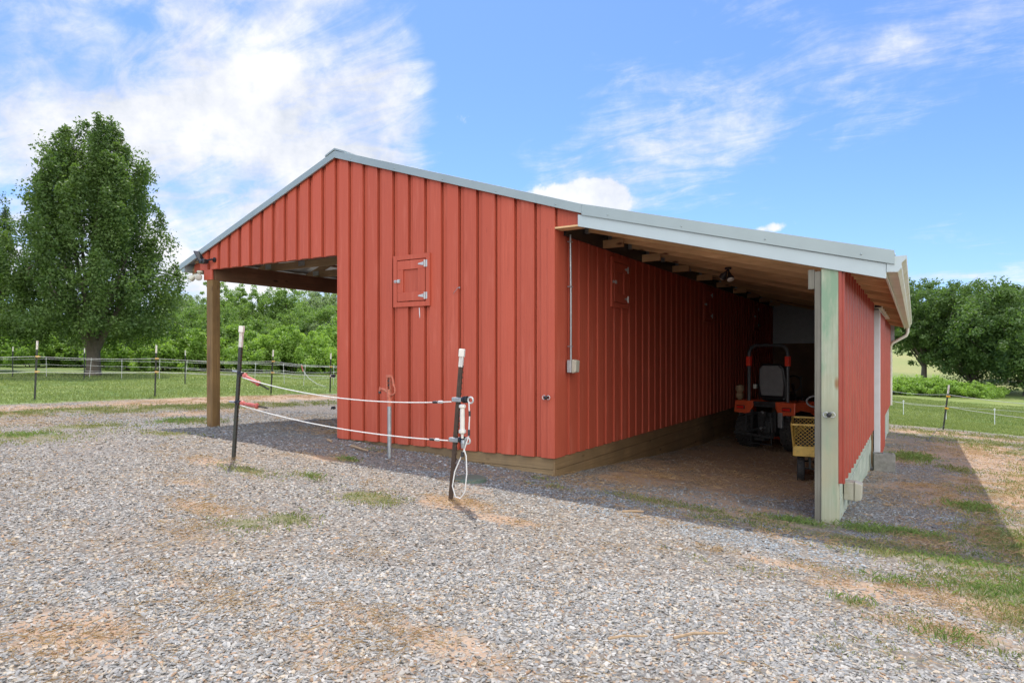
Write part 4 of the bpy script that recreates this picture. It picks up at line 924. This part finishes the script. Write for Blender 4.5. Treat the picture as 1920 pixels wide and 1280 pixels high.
# ------------------------------------------------------------------ tractor (seen from behind)
def tractor():
    r = empty('tractor', (-2.55, 14.55, gh(-2.55, 14.55)+.01), rad(-19), 'orange compact tractor with grey seat and roll bar parked in the lean-to', 'tractor'); r.scale = (1.12,)*3
    # +y is forward
    def wheel(x, y, R, W, rim):
        m = MB(); m.lathe([(rim, -W/2), (R*.86, -W/2), (R*.95, -W*.42), (R*.965, 0), (R*.95, W*.42), (R*.86, W/2), (rim, W/2)], (x, y, R), (1, 0, 0), 36)
        for k in range(20):
            for sgn in (-1, 1):
                a = 2*math.pi*(k+.5*(sgn > 0))/20; b = a+.16
                p = Vector((x+sgn*W*.46, y+math.cos(b)*R*.965, R+math.sin(b)*R*.965)); q = Vector((x+sgn*.01, y+math.cos(a)*R*.985, R+math.sin(a)*R*.985))
                m.bar(p, q, R*.075, R*.07, (p+q)/2-Vector((x, y, R)))
        t = m.build('wheel', M['rubber'], r)
        g = MB(); g.lathe([(rim*.99, -W*.3), (rim*.5, -W*.1), (rim*.5, W*.1), (rim*.99, W*.3)], (x, y, R), (1, 0, 0), 24); g.build('rim', M['orange'], t)
    for s in (-1, 1): wheel(s*.45, 0, .335, .30, .17)
    for s in (-1, 1): wheel(s*.40, 1.32, .23, .17, .11)
    m = MB(); m.box(-.17, .17, -.22, .3, .26, .62); m.box(-.11, .11, -.30, -.22, .32, .56); m.tube([(-.34, 0, .335), (.34, 0, .335)], .07, 12); m.box(-.13, .13, .3, 1.4, .28, .55)
    m.box(-.20, .20, -.18, -.1, .55, .70)
    m.build('axle_housing', M['darkmetal'], r, .012)
    # fenders: one over each rear wheel with a drop lip
    for s in (-1, 1):
        m = MB(); sec = [(s*.22, -.30, .80), (s*.30, -.33, .66), (s*.60, -.33, .68), (s*.60, -.30, .90), (s*.22, -.30, .90)]
        m.prism(sec, (0, .04, 0)); m.box(*sorted((s*.22, s*.60)), -.30, .42, .87, .905); m.prism([(s*.575, -.3, .72), (s*.575, -.3, .87), (s*.575, .42, .87), (s*.575, .46, .62), (s*.575, .3, .70), (s*.575, -.1, .76)], (s*.025, 0, 0))
        f = m.build('fender', M['orange'], r, .015)
        g = MB(); g.box(*sorted((s*.37, s*.54)), -.347, -.331, .745, .815); g.build('tail_light', M['black'], f, .008)
        g = MB(); g.box(*sorted((s*.385, s*.525)), -.353, -.346, .757, .803); g.build('lens', M['lens'], f, .004)
    m = MB(); m.box(-.22, .22, -.28, .40, .80, .86); m.prism([(-.22, -.30, .86), (-.22, -.30, .90), (.22, -.30, .90), (.22, -.30, .86)], (0, .08, 0)); m.build('deck', M['darkmetal'], r, .01)
    # roll bar
    pts = [(-.385, -.16, .62), (-.385, -.16, 1.72)]+[(-.385+.16*(1-math.cos(t)), -.16, 1.72+.16*math.sin(t)) for t in np.linspace(.2, math.pi/2, 6)]
    pts += [(-x, y, z) for x, y, z in pts[::-1]]
    pts = [(x, y, z*1.035 if z > 1 else z) for x, y, z in pts]
    m = MB(); m.tube(pts, .032, 10); rb = m.build('roll_bar', M['rollbar'], r, 0, True)
    for s in (-1, 1): g = MB(); g.box(s*.385-.037, s*.385+.037, -.20, -.12, 1.56, 1.74); g.build('reflector', M['lensglow'], rb, .004)
    # seat
    m = MB(); m.box(-.24, .24, .02, .44, .90, 1.02); sv = m.build('seat', M['black'], r, .04)
    m = MB(); m.prism([(-.27, .0, .96), (.27, .0, .96), (.29, -.02, 1.2), (.25, -.05, 1.52), (.18, -.06, 1.60), (-.18, -.06, 1.60), (-.25, -.05, 1.52), (-.29, -.02, 1.2)], (0, .10, 0)); b = m.build('backrest', M['black'], r, .03)
    m = MB(); m.prism([(-.21, -.03, 1.0), (.21, -.03, 1.0), (.235, -.05, 1.2), (.22, -.08, 1.50), (.15, -.09, 1.565), (-.15, -.09, 1.565), (-.22, -.08, 1.50), (-.235, -.05, 1.2)], (0, .05, 0)); m.build('back_panel', M['seat'], b, .012)
    # steering, levers
    m = MB(); m.tube([(.0+.17*math.cos(t), .75+.06*math.sin(t), 1.20+.16*math.sin(t)) for t in np.linspace(0, 2*math.pi, 21)[:-1]], .014, 8, True); m.tube([(0, .75, 1.2), (0, .9, .9)], .025, 8); m.build('steering_wheel', M['black'], r, 0, True)
    for x, z in ((-.40, 1.18), (-.33, 1.1), (.36, 1.1), (.46, 1.34)):
        m = MB(); m.tube([(x, .25, .88), (x-.02, .2, z)], .008, 6); m.lathe([(.02, -.02), (.026, .01), (.015, .035)], (x-.02, .2, z), (0, 0, 1), 8); m.build('lever', M['black'], r)
    m = MB(); m.box(-.42, -.36, .05, .1, 1.12, 1.20); m.build('control_tag', M['cap'], r)
    # hood
    m = MB(); m.prism([(-.22, .95, .60), (.22, .95, .60), (.22, .95, .86), (.14, .95, .92), (-.14, .95, .92), (-.22, .95, .86)], (0, .75, 0)); m.build('hood', M['black'], r, .03)
    # three-point hitch
    m = MB()
    for s in (-1, 1):
        m.bar((s*.14, -.2, .40), (s*.30, -.62, .30), .03, .05); m.bar((s*.18, -.22, .68), (s*.24, -.50, .66), .03, .05); m.tube([(s*.24, -.50, .66), (s*.26, -.48, .34)], .014, 8)
        m.tube([(s*.30, -.62, .30), (s*.36, -.62, .30)], .022, 8)
    m.bar((-.42, -.60, .33), (.34, -.60, .29), .05, .04); m.tube([(0, -.24, .66), (.02, -.42, .36)], .02, 8); m.box(-.05, .05, -.33, -.29, .62, .72)
    m.box(-.24, -.2, -.35, -.31, .36, .74); m.box(.22, .26, -.35, -.31, .36, .74)
    m.build('hitch', M['darkmetal'], r)
    m = MB(); m.lathe([(.03, 0), (.03, -.1), (.02, -.12)], (0, -.30, .42), (0, 1, 0), 12); m.lathe([(.02, 0), (.02, .01)], (0, -.345, .70), (0, 1, 0), 8); m.tube([(-.02, -.36, .72), (.02, -.36, .72)], .012, 8); m.build('pto_shaft', M['galv'], r)
    m = MB(); m.tube([(-.20, -.40, .30), (-.20, -.40, .13), (.20, -.40, .13), (.20, -.40, .30)], .015, 8); m.box(-.10, .10, -.46, -.30, .20, .25); m.lathe([(.02, 0), (.02, .03), (.026, .05), (.018, .075)], (0, -.42, .25), (0, 0, 1), 10); m.build('drawbar', M['darkmetal'], r)
    m = MB(); m.box(-.52, .52, .45, 1.05, .13, .25); m.box(-.66, -.5, .5, .9, .12, .22); m.build('mower_deck', M['orange'], r, .02)
    for s in (.44,): 
        m = MB(); m.box(.30, .38, -.36, -.3, .45, .72); m.build('hydraulic_valve', M['galv'], r, .005)
    return r
tractor()
# odd things beside the tractor
jug = empty('work_gloves', (-3.30, 14.95, gh(-3.3, 14.95)), 0, 'tan hat and gloves hung on a stake left of the tractor', 'gloves')
m = MB(); m.tube([(0, 0, -.1), (0, 0, 1.1)], .02, 8); m.build('stake', M['greywood'], jug)
m = MB(); m.lathe([(.01, 1.32), (.075, 1.30), (.095, 1.24), (.085, 1.19), (.06, 1.15), (.085, 1.10), (.075, 1.03), (.03, .98)], n=14); m.build('gloves', M['stick'], jug, 0, True)
# yellow mesh cart behind the lean-to post
def cart():
    x0, y0 = -1.25, 10.72
    r = empty('garden_cart', (x0, y0, gh(x0, y0)), rad(8), 'yellow mesh sided garden cart half hidden by the lean-to post', 'cart')
    L, W, b, t = 1.15, .62, .45, .86       # x: across picture, y: away
    m = MB(); m.box(-W/2, W/2, -L/2, L/2, b-.05, b)
    for p, q in (((-W/2, -L/2), (W/2, -L/2)), ((W/2, -L/2), (W/2, L/2)), ((W/2, L/2), (-W/2, L/2)), ((-W/2, L/2), (-W/2, -L/2))): m.bar((*p, b+.02), (*q, b+.02), .03, .13)
    fr = m.build('tray', M['yellow'], r, .004)
    e = .05
    for s, nm in ((-1, 'side'), (1, 'side')):
        m = MB()
        c = [(-W/2, s*L/2, b+.085), (W/2, s*L/2, b+.085), (W/2+.03, s*(L/2+e), t), (-W/2-.03, s*(L/2+e), t)]
        for i in range(4): m.bar(c[i], c[(i+1) % 4], .026, .026)
        m.bar(((c[0][0]+.42), c[0][1], c[0][2]), ((c[3][0]+.36), c[3][1], c[3][2]), .026, .026)
        p = m.build('side_panel', M['yellow'], r)
        g = MB()
        for k in range(-9, 24):
            for d in (-1, 1):
                a0 = -W/2+.058*k; a1 = a0+d*.36
                pts = []
                for u, w in ((a0, 0), (a1, 1)): pts.append((u, w))
                def cl(u, w): return Vector((min(max(u, -W/2), W/2), s*(L/2+e*w), b+.085+(t-b-.085)*w))
                # clip to the panel
                (u0, w0), (u1, w1) = pts
                lo, hi = 0., 1.
                for bound, sg in ((-W/2, 1), (W/2, -1)):
                    f0 = sg*(u0-bound); f1 = sg*(u1-bound)
                    if f0 < 0 and f1 < 0: lo = 2
                    elif f0 < 0: lo = max(lo, f0/(f0-f1))
                    elif f1 < 0: hi = min(hi, f0/(f0-f1))
                if hi-lo > .05: g.tube([cl(u0+(u1-u0)*lo, lo), cl(u0+(u1-u0)*hi, hi)], .0032, 4)
        g.build('mesh', M['yellow'], p)
    for s in (-1, 1):
        m = MB(); c = [(s*W/2, -L/2, b+.085), (s*W/2, L/2, b+.085), (s*(W/2+.03), L/2+e, t), (s*(W/2+.03), -L/2-e, t)]
        for i in range(4): m.bar(c[i], c[(i+1) % 4], .026, .026)
        p = m.build('side_panel', M['yellow'], r); g = MB()
        for k in range(-10, 34):
            for d in (-1, 1):
                u0 = -L/2+.058*k; u1 = u0+d*.36; lo, hi = 0., 1.
                for bound, sg in ((-L/2, 1), (L/2, -1)):
                    f0 = sg*(u0-bound); f1 = sg*(u1-bound)
                    if f0 < 0 and f1 < 0: lo = 2
                    elif f0 < 0: lo = max(lo, f0/(f0-f1))
                    elif f1 < 0: hi = min(hi, f0/(f0-f1))
                if hi-lo > .05:
                    P = lambda q: Vector((s*(W/2+.03*q), u0+(u1-u0)*q, b+.085+(t-b-.085)*q)); g.tube([P(lo), P(hi)], .0032, 4)
        g.build('mesh', M['yellow'], p)
    for sx in (-1, 1):
        for yy in (-.36, .36):
            m = MB(); R = .20; wx = sx*(W/2-.09); m.lathe([(.09, -.05), (R*.9, -.052), (R*.98, -.035), (R, 0), (R*.98, .035), (R*.9, .052), (.09, .05)], (wx, yy, R), (1, 0, 0), 28)
            for k in range(24):
                a = 2*math.pi*k/24; m.bar((wx-.04, yy+math.cos(a)*R*.985, R+math.sin(a)*R*.985), (wx+.04, yy+math.cos(a+.1)*R*.985, R+math.sin(a+.1)*R*.985), .014, .014, (0, math.cos(a), math.sin(a)))
            w = m.build('wheel', M['rubber'], r); g = MB(); g.lathe([(.088, -.03), (.03, -.045), (.03, .045), (.088, .03)], (wx, yy, R), (1, 0, 0), 18); g.build('rim', M['darkmetal'], w)
    m = MB()
    for yy in (-.36, .36): m.tube([(-W/2+.09, yy, .20), (W/2-.09, yy, .20)], .012, 8); m.bar((-.1, yy, .20), (-.1, yy, b-.05), .03, .03); m.bar((.1, yy, .20), (.1, yy, b-.05), .03, .03)
    m.build('axle', M['darkmetal'], r)
    m = MB(); m.tube([(.02, .50, .5), (0, .82, 1.02)], .013, 8); m.tube([(0+.13*math.cos(t), .86, 1.10+.09*math.sin(t)) for t in np.linspace(0, 2*math.pi, 17)[:-1]], .014, 8, True); m.build('handle', M['seat'], r, 0, True)
    m = MB(); rr = random.Random(3)
    vs = []; n = 12
    for j in range(n):
        for i in range(n): vs.append((-.33+.66*i/(n-1), -.5+1.0*j/(n-1), b+.10+.22*rr.random()*math.sin(math.pi*i/(n-1))*math.sin(math.pi*j/(n-1))+.10*math.sin(math.pi*i/(n-1))))
    fs = [(j*n+i, j*n+i+1, (j+1)*n+i+1, (j+1)*n+i) for j in range(n-1) for i in range(n-1)]
    lo = [(x, y, b+.01) for x, y, z in vs]; N0 = len(vs)
    fs += [(N0+(j+1)*n+i, N0+(j+1)*n+i+1, N0+j*n+i+1, N0+j*n+i) for j in range(n-1) for i in range(n-1)]
    for i in range(n-1): fs += [(i+1, i, N0+i, N0+i+1), ((n-1)*n+i, (n-1)*n+i+1, N0+(n-1)*n+i+1, N0+(n-1)*n+i), (i*n, (i+1)*n, N0+(i+1)*n, N0+i*n), ((i+1)*n+n-1, i*n+n-1, N0+i*n+n-1, N0+(i+1)*n+n-1)]
    m.add(vs+lo, fs); bg = m.build('tarpaulin', M['cloth'], None, 0, True); bg.location = r.location; bg.rotation_euler = r.rotation_euler
    tag(bg, 'crumpled black tarpaulin lying in the yellow cart', 'tarpaulin')
cart()

# ------------------------------------------------------------------ trees
def leaves(C, Rr, n, size, elong=1., seed=0, flat=.0):
    """leaf quads scattered in clusters; returns verts, faces, tint"""
    rg = np.random.default_rng(seed); K = len(C); idx = np.repeat(np.arange(K), n); N = len(idx)
    d = rg.normal(0, 1, (N, 3)); d /= np.linalg.norm(d, axis=1)[:, None]; rr = rg.random(N)**.45
    P = C[idx]+d*(Rr[idx]*rr)[:, None]*np.array([1, 1, elong])
    nrm = d*.7+rg.normal(0, .7, (N, 3))+np.array([0, 0, .5]); nrm /= np.linalg.norm(nrm, axis=1)[:, None]
    a = np.cross(nrm, rg.normal(0, 1, (N, 3))); a /= np.linalg.norm(a, axis=1)[:, None]; b = np.cross(nrm, a)
    s = size*rg.uniform(.65, 1.35, N)[:, None]
    q = np.stack([P-a*s*.6, P+b*s*.33+a*s*.05, P+a*s*.6-nrm*s*.12, P-b*s*.33+a*s*.05], 1)
    ct = rg.random(K); t = np.clip(.15+.45*ct[idx]+.35*rg.random(N)+.0*rr, 0, 1)
    return q.reshape(-1, 3), np.arange(N*4), np.repeat(t, 4)
def limb_tree(m, rg, base, top, r0, n=7, wob=.08):
    base = Vector(base); top = Vector(top); L = (top-base).length; pts = []; rs = []
    for i in range(n):
        t = i/(n-1); p = base.lerp(top, t); p += Vector((rg.normal(0, wob), rg.normal(0, wob), 0))*L*.12*math.sin(math.pi*t); pts.append(p); rs.append(r0*(1-.85*t)+.008)
    m.tube(pts, rs, 7); return pts
def pear_tree():
    rg = np.random.default_rng(5); r = empty('pear_tree', (0, 0, 0)); m = MB()
    m.tube([(0, 0, -.3), (0, 0, .05), (.02, 0, .5), (0, .02, 1.2), (.05, 0, 1.9)], [.50, .40, .33, .31, .36], 12)
    for a_ in (.3, 1.9, 3.3, 4.6): m.tube([(.1*math.cos(a_), .1*math.sin(a_), 1.4), (.55*math.cos(a_), .55*math.sin(a_), 2.4), (1.3*math.cos(a_), 1.3*math.sin(a_), 3.8), (1.9*math.cos(a_), 1.9*math.sin(a_), 5.6)], [.24, .18, .13, .06], 8)
    zs = [1.7, 2.4, 3.4, 5., 7., 9., 11., 12.3, 13.4]; rs = [2.6, 4.2, 4.7, 4.5, 3.8, 3.15, 2.55, 1.85, .9]
    def R(z): return np.interp(z, zs, rs)
    C = []; RR = []
    for k in range(15):
        a = 2*math.pi*k/15+rg.uniform(-.2, .2); zt = rg.uniform(4.0, 10.5); f = rg.uniform(.4, .75)
        rt = R(zt)*f; top = (rt*math.cos(a), rt*math.sin(a), zt)
        if k in (0, 7): top = (1.1 if k == 0 else -.9, 0, 11.6)
        mid = (top[0]*.45, top[1]*.45, 1.8+(zt-1.8)*.45)
        P = limb_tree(m, rg, (0, 0, 1.4+.5*rg.random()), mid, .17, 6); Q = limb_tree(m, rg, mid, top, .09, 6)
        for q in P[2:]+Q:
            for _ in range(2):
                b = rg.uniform(0, 2*math.pi); ln = rg.uniform(.4, .9)
                e = (q[0]+math.cos(b)*ln, q[1]+math.sin(b)*ln, q[2]+rg.uniform(.1, .8)); limb_tree(m, rg, q, e, .03, 4)
    for k in range(62):
        a = 2.4*k+rg.uniform(-.3, .3); zt = 13.4-9.2*(k/61)**1.15+rg.uniform(-.5, .3); zt = min(zt, 13.4)
        rt = R(zt)*rg.uniform(.62, 1.06); ln = rg.uniform(2.2, 4.6); z0 = max(1.9, zt-ln); r0 = min(rt*rg.uniform(.55, .9), R(z0)*.95)
        if zt > 10.6 and abs(rt*math.cos(a)-.35) < .4: a += .7
        nn = int(8+ln*2.2)
        for j in range(nn):
            t = j/(nn-1); q = r0+(rt-r0)*t; w = .30+.55*math.sin(math.pi*(.25+.7*t))
            C.append((q*math.cos(a)+rg.normal(0, .22*w), q*math.sin(a)+rg.normal(0, .22*w), z0+(zt-z0)*t+rg.normal(0, .1))); RR.append(w*rg.uniform(.55, .95))
    for k in range(120):
        z = rg.uniform(3.4, 11); a = rg.uniform(0, 6.28); q = R(z)*rg.random()**.5*.8
        if z > 8 and abs(q*math.cos(a)-.25) < .35: continue
        C.append((q*math.cos(a), q*math.sin(a), z)); RR.append(rg.uniform(.4, .8))
    for k in range(230):
        z = rg.uniform(2.4, 11.8); a = rg.uniform(0, 6.28); q = R(z)*(.62+.42*rg.random())*(.93+.09*math.sin(4*a+z))
        if z > 9.8 and abs(q*math.cos(a)-.35) < .35: continue
        C.append((q*math.cos(a), q*math.sin(a), z)); RR.append(rg.uniform(.3, .7))
    for k in range(70):
        a = rg.uniform(0, 6.28); q = 4.4*(.35+.65*rg.random()**.5); C.append((q*math.cos(a), q*math.sin(a), 1.95+.55*rg.random()+.12*q)); RR.append(rg.uniform(.35, .7))
    m.build('trunk', M['bark'], r, 0, True)
    V, F, T = leaves(np.array(C), np.array(RR), 92, .125, 1.1, 3)
    np_mesh('crown', V, F, 4, M['leafA'], T, r)
    return r
def round_tree(name, seed, H, R, trunk_h, nclus, nleaf, size, mat_, trunk_r=.18, flat=1., lean=0., open_=0.):
    rg = np.random.default_rng(seed); r = empty(name, (0, 0, 0)); m = MB()
    th = H*trunk_h; m.tube([(0, 0, -.4), (0, 0, .2), (lean*.3, 0, th*.6), (lean, 0, th), (lean*1.2, 0, H*.72)], [trunk_r*1.5, trunk_r*1.1, trunk_r*.9, trunk_r*.7, trunk_r*.25], 8)
    C = []; RR = []; nl = 13
    for k in range(nl):
        a = 2*math.pi*k/nl*2.4+rg.uniform(-.4, .4); u = (k+.5)/nl
        zc = th*.85+(H-th*.9)*(.12+.80*u); rr = R*math.sin(math.pi*min(1, .18+.75*(1-u)+.1))**.6*rg.uniform(.5, .95)
        tip = (lean+rr*math.cos(a), rr*math.sin(a), zc); limb_tree(m, rg, (lean*u, 0, th*(.55+.45*u)), tip, trunk_r*.42, 6)
        lr = R*rg.uniform(.36, .60)
        kk = int(nclus/nl)
        for _ in range(kk):
            d = rg.normal(0, 1, 3); d /= np.linalg.norm(d); q = rg.random()**.4
            C.append((tip[0]+d[0]*lr*q, tip[1]+d[1]*lr*q, max(tip[2]+d[2]*lr*q*.75*flat, th*.55))); RR.append(R*rg.uniform(.08, .20)*(1-open_*.3))
    zc = th*.75+(H-th*.75)*.52; hz = (H-th*.75)*.48
    for _ in range(int(nclus*.75)):
        d = rg.normal(0, 1, 3); d /= np.linalg.norm(d); q = (.45+.55*rg.random())*(.86+.16*math.sin(3*math.atan2(d[1], d[0])+seed)+.10*math.sin(7*d[2]+seed))
        C.append((lean+d[0]*R*.9*q, d[1]*R*.9*q, zc+d[2]*hz*q)); RR.append(R*rg.uniform(.07, .17)*(1-open_*.35))
    m.build('trunk', M['bark'], r, 0, True)
    V, F, T = leaves(np.array(C), np.array(RR), nleaf, size, .8, seed+1); np_mesh('crown', V, F, 4, M[mat_], T, r)
    return r
def bush(name, seed, H, R, mat_, n=90, nleaf=110, size=.16):
    rg = np.random.default_rng(seed); r = empty(name, (0, 0, 0)); m = MB(); C = []; RR = []
    for k in range(7):
        a = rg.uniform(0, 6.28); q = rg.uniform(.1, .6)*R; limb_tree(m, rg, (q*.3*math.cos(a), q*.3*math.sin(a), -.2), (q*math.cos(a), q*math.sin(a), H*rg.uniform(.5, .85)), .04, 5)
    for _ in range(n):
        a = rg.uniform(0, 6.28); q = R*rg.random()**.5; top = H*(1-.55*(q/R)**2)*rg.uniform(.75, 1.05); z = top*rg.random()**.5
        C.append((q*math.cos(a), q*math.sin(a), max(z, .15))); RR.append(rg.uniform(.10, .2)*R)
    m.build('stem', M['bark'], r); V, F, T = leaves(np.array(C), np.array(RR), nleaf, size, .85, seed+1); np_mesh('foliage', V, F, 4, M[mat_], T, r)
    return r
def place(o, x, y, rz, s, label, cat, group=None, dz=-.05, sz=None):
    o.location = (x, y, gh(x, y)+dz); o.rotation_euler = (0, 0, rz); o.scale = (s, s, sz or s); tag(o, label, cat, group)
def at_az(px, dist):
    a = (px-960)/1220; yw = rad(YAW); return dist*(-math.sin(yw)+a*math.cos(yw)), dist*(math.cos(yw)+a*math.sin(yw))
pt = pear_tree()
place(pt, -36.1, 17.2, rad(-25+58), 1.0, 'tall dark green pear tree with a forked crown top on the left lawn', 'tree')
p2 = copy_tree(pt); place(p2, *at_az(-95, 36), rad(150), .93, 'dark green pear tree cut by the left picture edge', 'tree')

woods = [round_tree('wood_tree', 20, 10, 4.2, .18, 230, 90, .19, 'leafB'), round_tree('wood_tree', 21, 11, 3.8, .30, 170, 75, .18, 'leafB', open_=.5),
         round_tree('wood_tree', 22, 9, 4.4, .14, 230, 90, .19, 'leafB'), round_tree('wood_tree', 23, 10, 3.8, .25, 190, 80, .19, 'leafE'), round_tree('wood_tree', 24, 9.5, 4, .16, 210, 90, .19, 'leafD')]
used = [False]*5
WL = ['mid green rounded tree in the wood behind the left paddock', 'open crowned taller tree standing in the wood behind the left paddock', 'broad mid green tree in the wood behind the left paddock', 'greyish green tree in the wood behind the left paddock', 'dark green tree in the wood behind the left paddock']
def wood_tree(v, px, dist, top_px, rz):
    x, y = at_az(px, dist); z = gh(x, y); H = CAMH+(667-top_px+(14 if px > 330 else 0))/1220*dist-z
    o = woods[v] if not used[v] else copy_tree(woods[v]); used[v] = True
    Hn = (10, 11, 9, 10, 9.5)[v]; s = H/(Hn*.98); place(o, x, y, rz, max(s, .55), WL[v], 'tree', 'trees of the wood behind the left paddock: '+('rounded', 'open', 'broad', 'greyish', 'dark')[v])
rw = random.Random(9)
for v, px, dist, top in [(4,-60,62,560),(2,10,66,590),(0,70,60,600),(4,130,64,600),(2,200,62,598),(0,250,66,590),(2,300,60,585),(3,322,84,556),(3,345,80,562),(2,365,66,590),(3,400,78,570),(1,447,72,543),(0,420,64,590),(2,475,70,592),(0,538,72,560),(2,575,66,585),(3,598,82,552),(3,585,68,605),(3,625,86,565),(0,640,70,580),(2,660,66,590),(4,700,80,575),(0,-130,66,570),(3,500,88,585),(3,618,64,622)]:
    wood_tree(v, px, dist, top, rw.uniform(0, 6.28))
shr = [bush('shrub', 31, 4.2, 2.8, 'leafC', 130, 120, .16), bush('shrub', 32, 3.6, 3.0, 'leafC', 130, 120, .16), bush('shrub', 33, 3.8, 2.6, 'leafB', 120, 120, .16)]
us = [False]*3; SL = ['tall bright green shrub at the wood edge', 'broad bright green shrub at the wood edge', 'mid green shrub at the wood edge']
for i in range(24):
    px = -70+32*i+rw.uniform(-10, 10); dist = 46+rw.uniform(-2, 6)+(5 if i % 2 else 0); v = rw.choice((0, 1, 1, 2, 0)); x, y = at_az(px, dist)
    o = shr[v] if not us[v] else copy_tree(shr[v]); us[v] = True
    s = rw.uniform(.75, 1.05)*(1.15 if px > 380 else .95); place(o, x, y, rw.uniform(0, 6.28), s, SL[v], 'shrub', 'shrubs along the left wood edge: '+('tall', 'broad', 'mid green')[v])
# right-hand trees
rt1 = round_tree('oak_tree', 41, 11.5, 4.9, .30, 330, 75, .20, 'leafD', .28, lean=.2, open_=.5)
x, y = at_az(1732, 64); place(rt1, x, y, 1.0, (CAMH+(667-522)/1220*64-gh(x, y))/11.4, 'tall oak with a bare lower trunk nearest the barn on the right', 'tree')
rt2 = round_tree('maple_tree', 43, 9.5, 5.3, .12, 380, 80, .20, 'leafD', .26)
x, y = at_az(1822, 62); place(rt2, x, y, .3, (CAMH+(667-552)/1220*62-gh(x, y))/9.4, 'broad dense tree behind the leaning T post on the right', 'tree')
rt3 = copy_tree(rt2); x, y = at_az(1925, 56); place(rt3, x, y, 2.1, 1.0, 'dense dark tree cut by the right picture edge', 'tree')
rt4 = copy_tree(rt1); x, y = at_az(2030, 58); place(rt4, x, y, 2.6, .95, 'tall oak just outside the right picture edge', 'tree')
rt5 = copy_tree(rt2); x, y = at_az(1885, 74); place(rt5, x, y, 4.0, .98, 'bushy tree in the gap between the two dense right trees', 'tree')
hd = bush('shrub', 51, 1.5, 1.7, 'leafC', 80, 60, .14)
for i, (px, dist, s) in enumerate(((1640, 53, 1.0), (1672, 53, 1), (1700, 54, 1.1), (1730, 53, 1.15), (1760, 53, 1.2), (1790, 54, .9), (1822, 53, .95), (1850, 54, .85))):
    o = hd if i == 0 else copy_tree(hd); x, y = at_az(px, dist)
    place(o, x, y, rw.uniform(0, 6.28), s, 'low bright green bush in the hedge below the right trees', 'bush', 'bushes of the right hedge')
# far trees on the horizon behind the right field
first = True
ft = round_tree('distant_tree', 61, 12, 5, .15, 110, 40, .55, 'leafB')
for i, (px, dist) in enumerate(((1600, 235), (1640, 240), (1672, 232), (1690, 238), (1712, 245), (1750, 240), (1790, 236), (1830, 242), (1870, 236), (1915, 240), (1960, 236))):
    o = ft if i == 0 else copy_tree(ft); x, y = at_az(px, dist)
    place(o, x, y, rw.uniform(0, 6.28), rw.uniform(.8, 1.1), 'distant tree in the row beyond the right hay field', 'tree', 'distant trees beyond the right field')
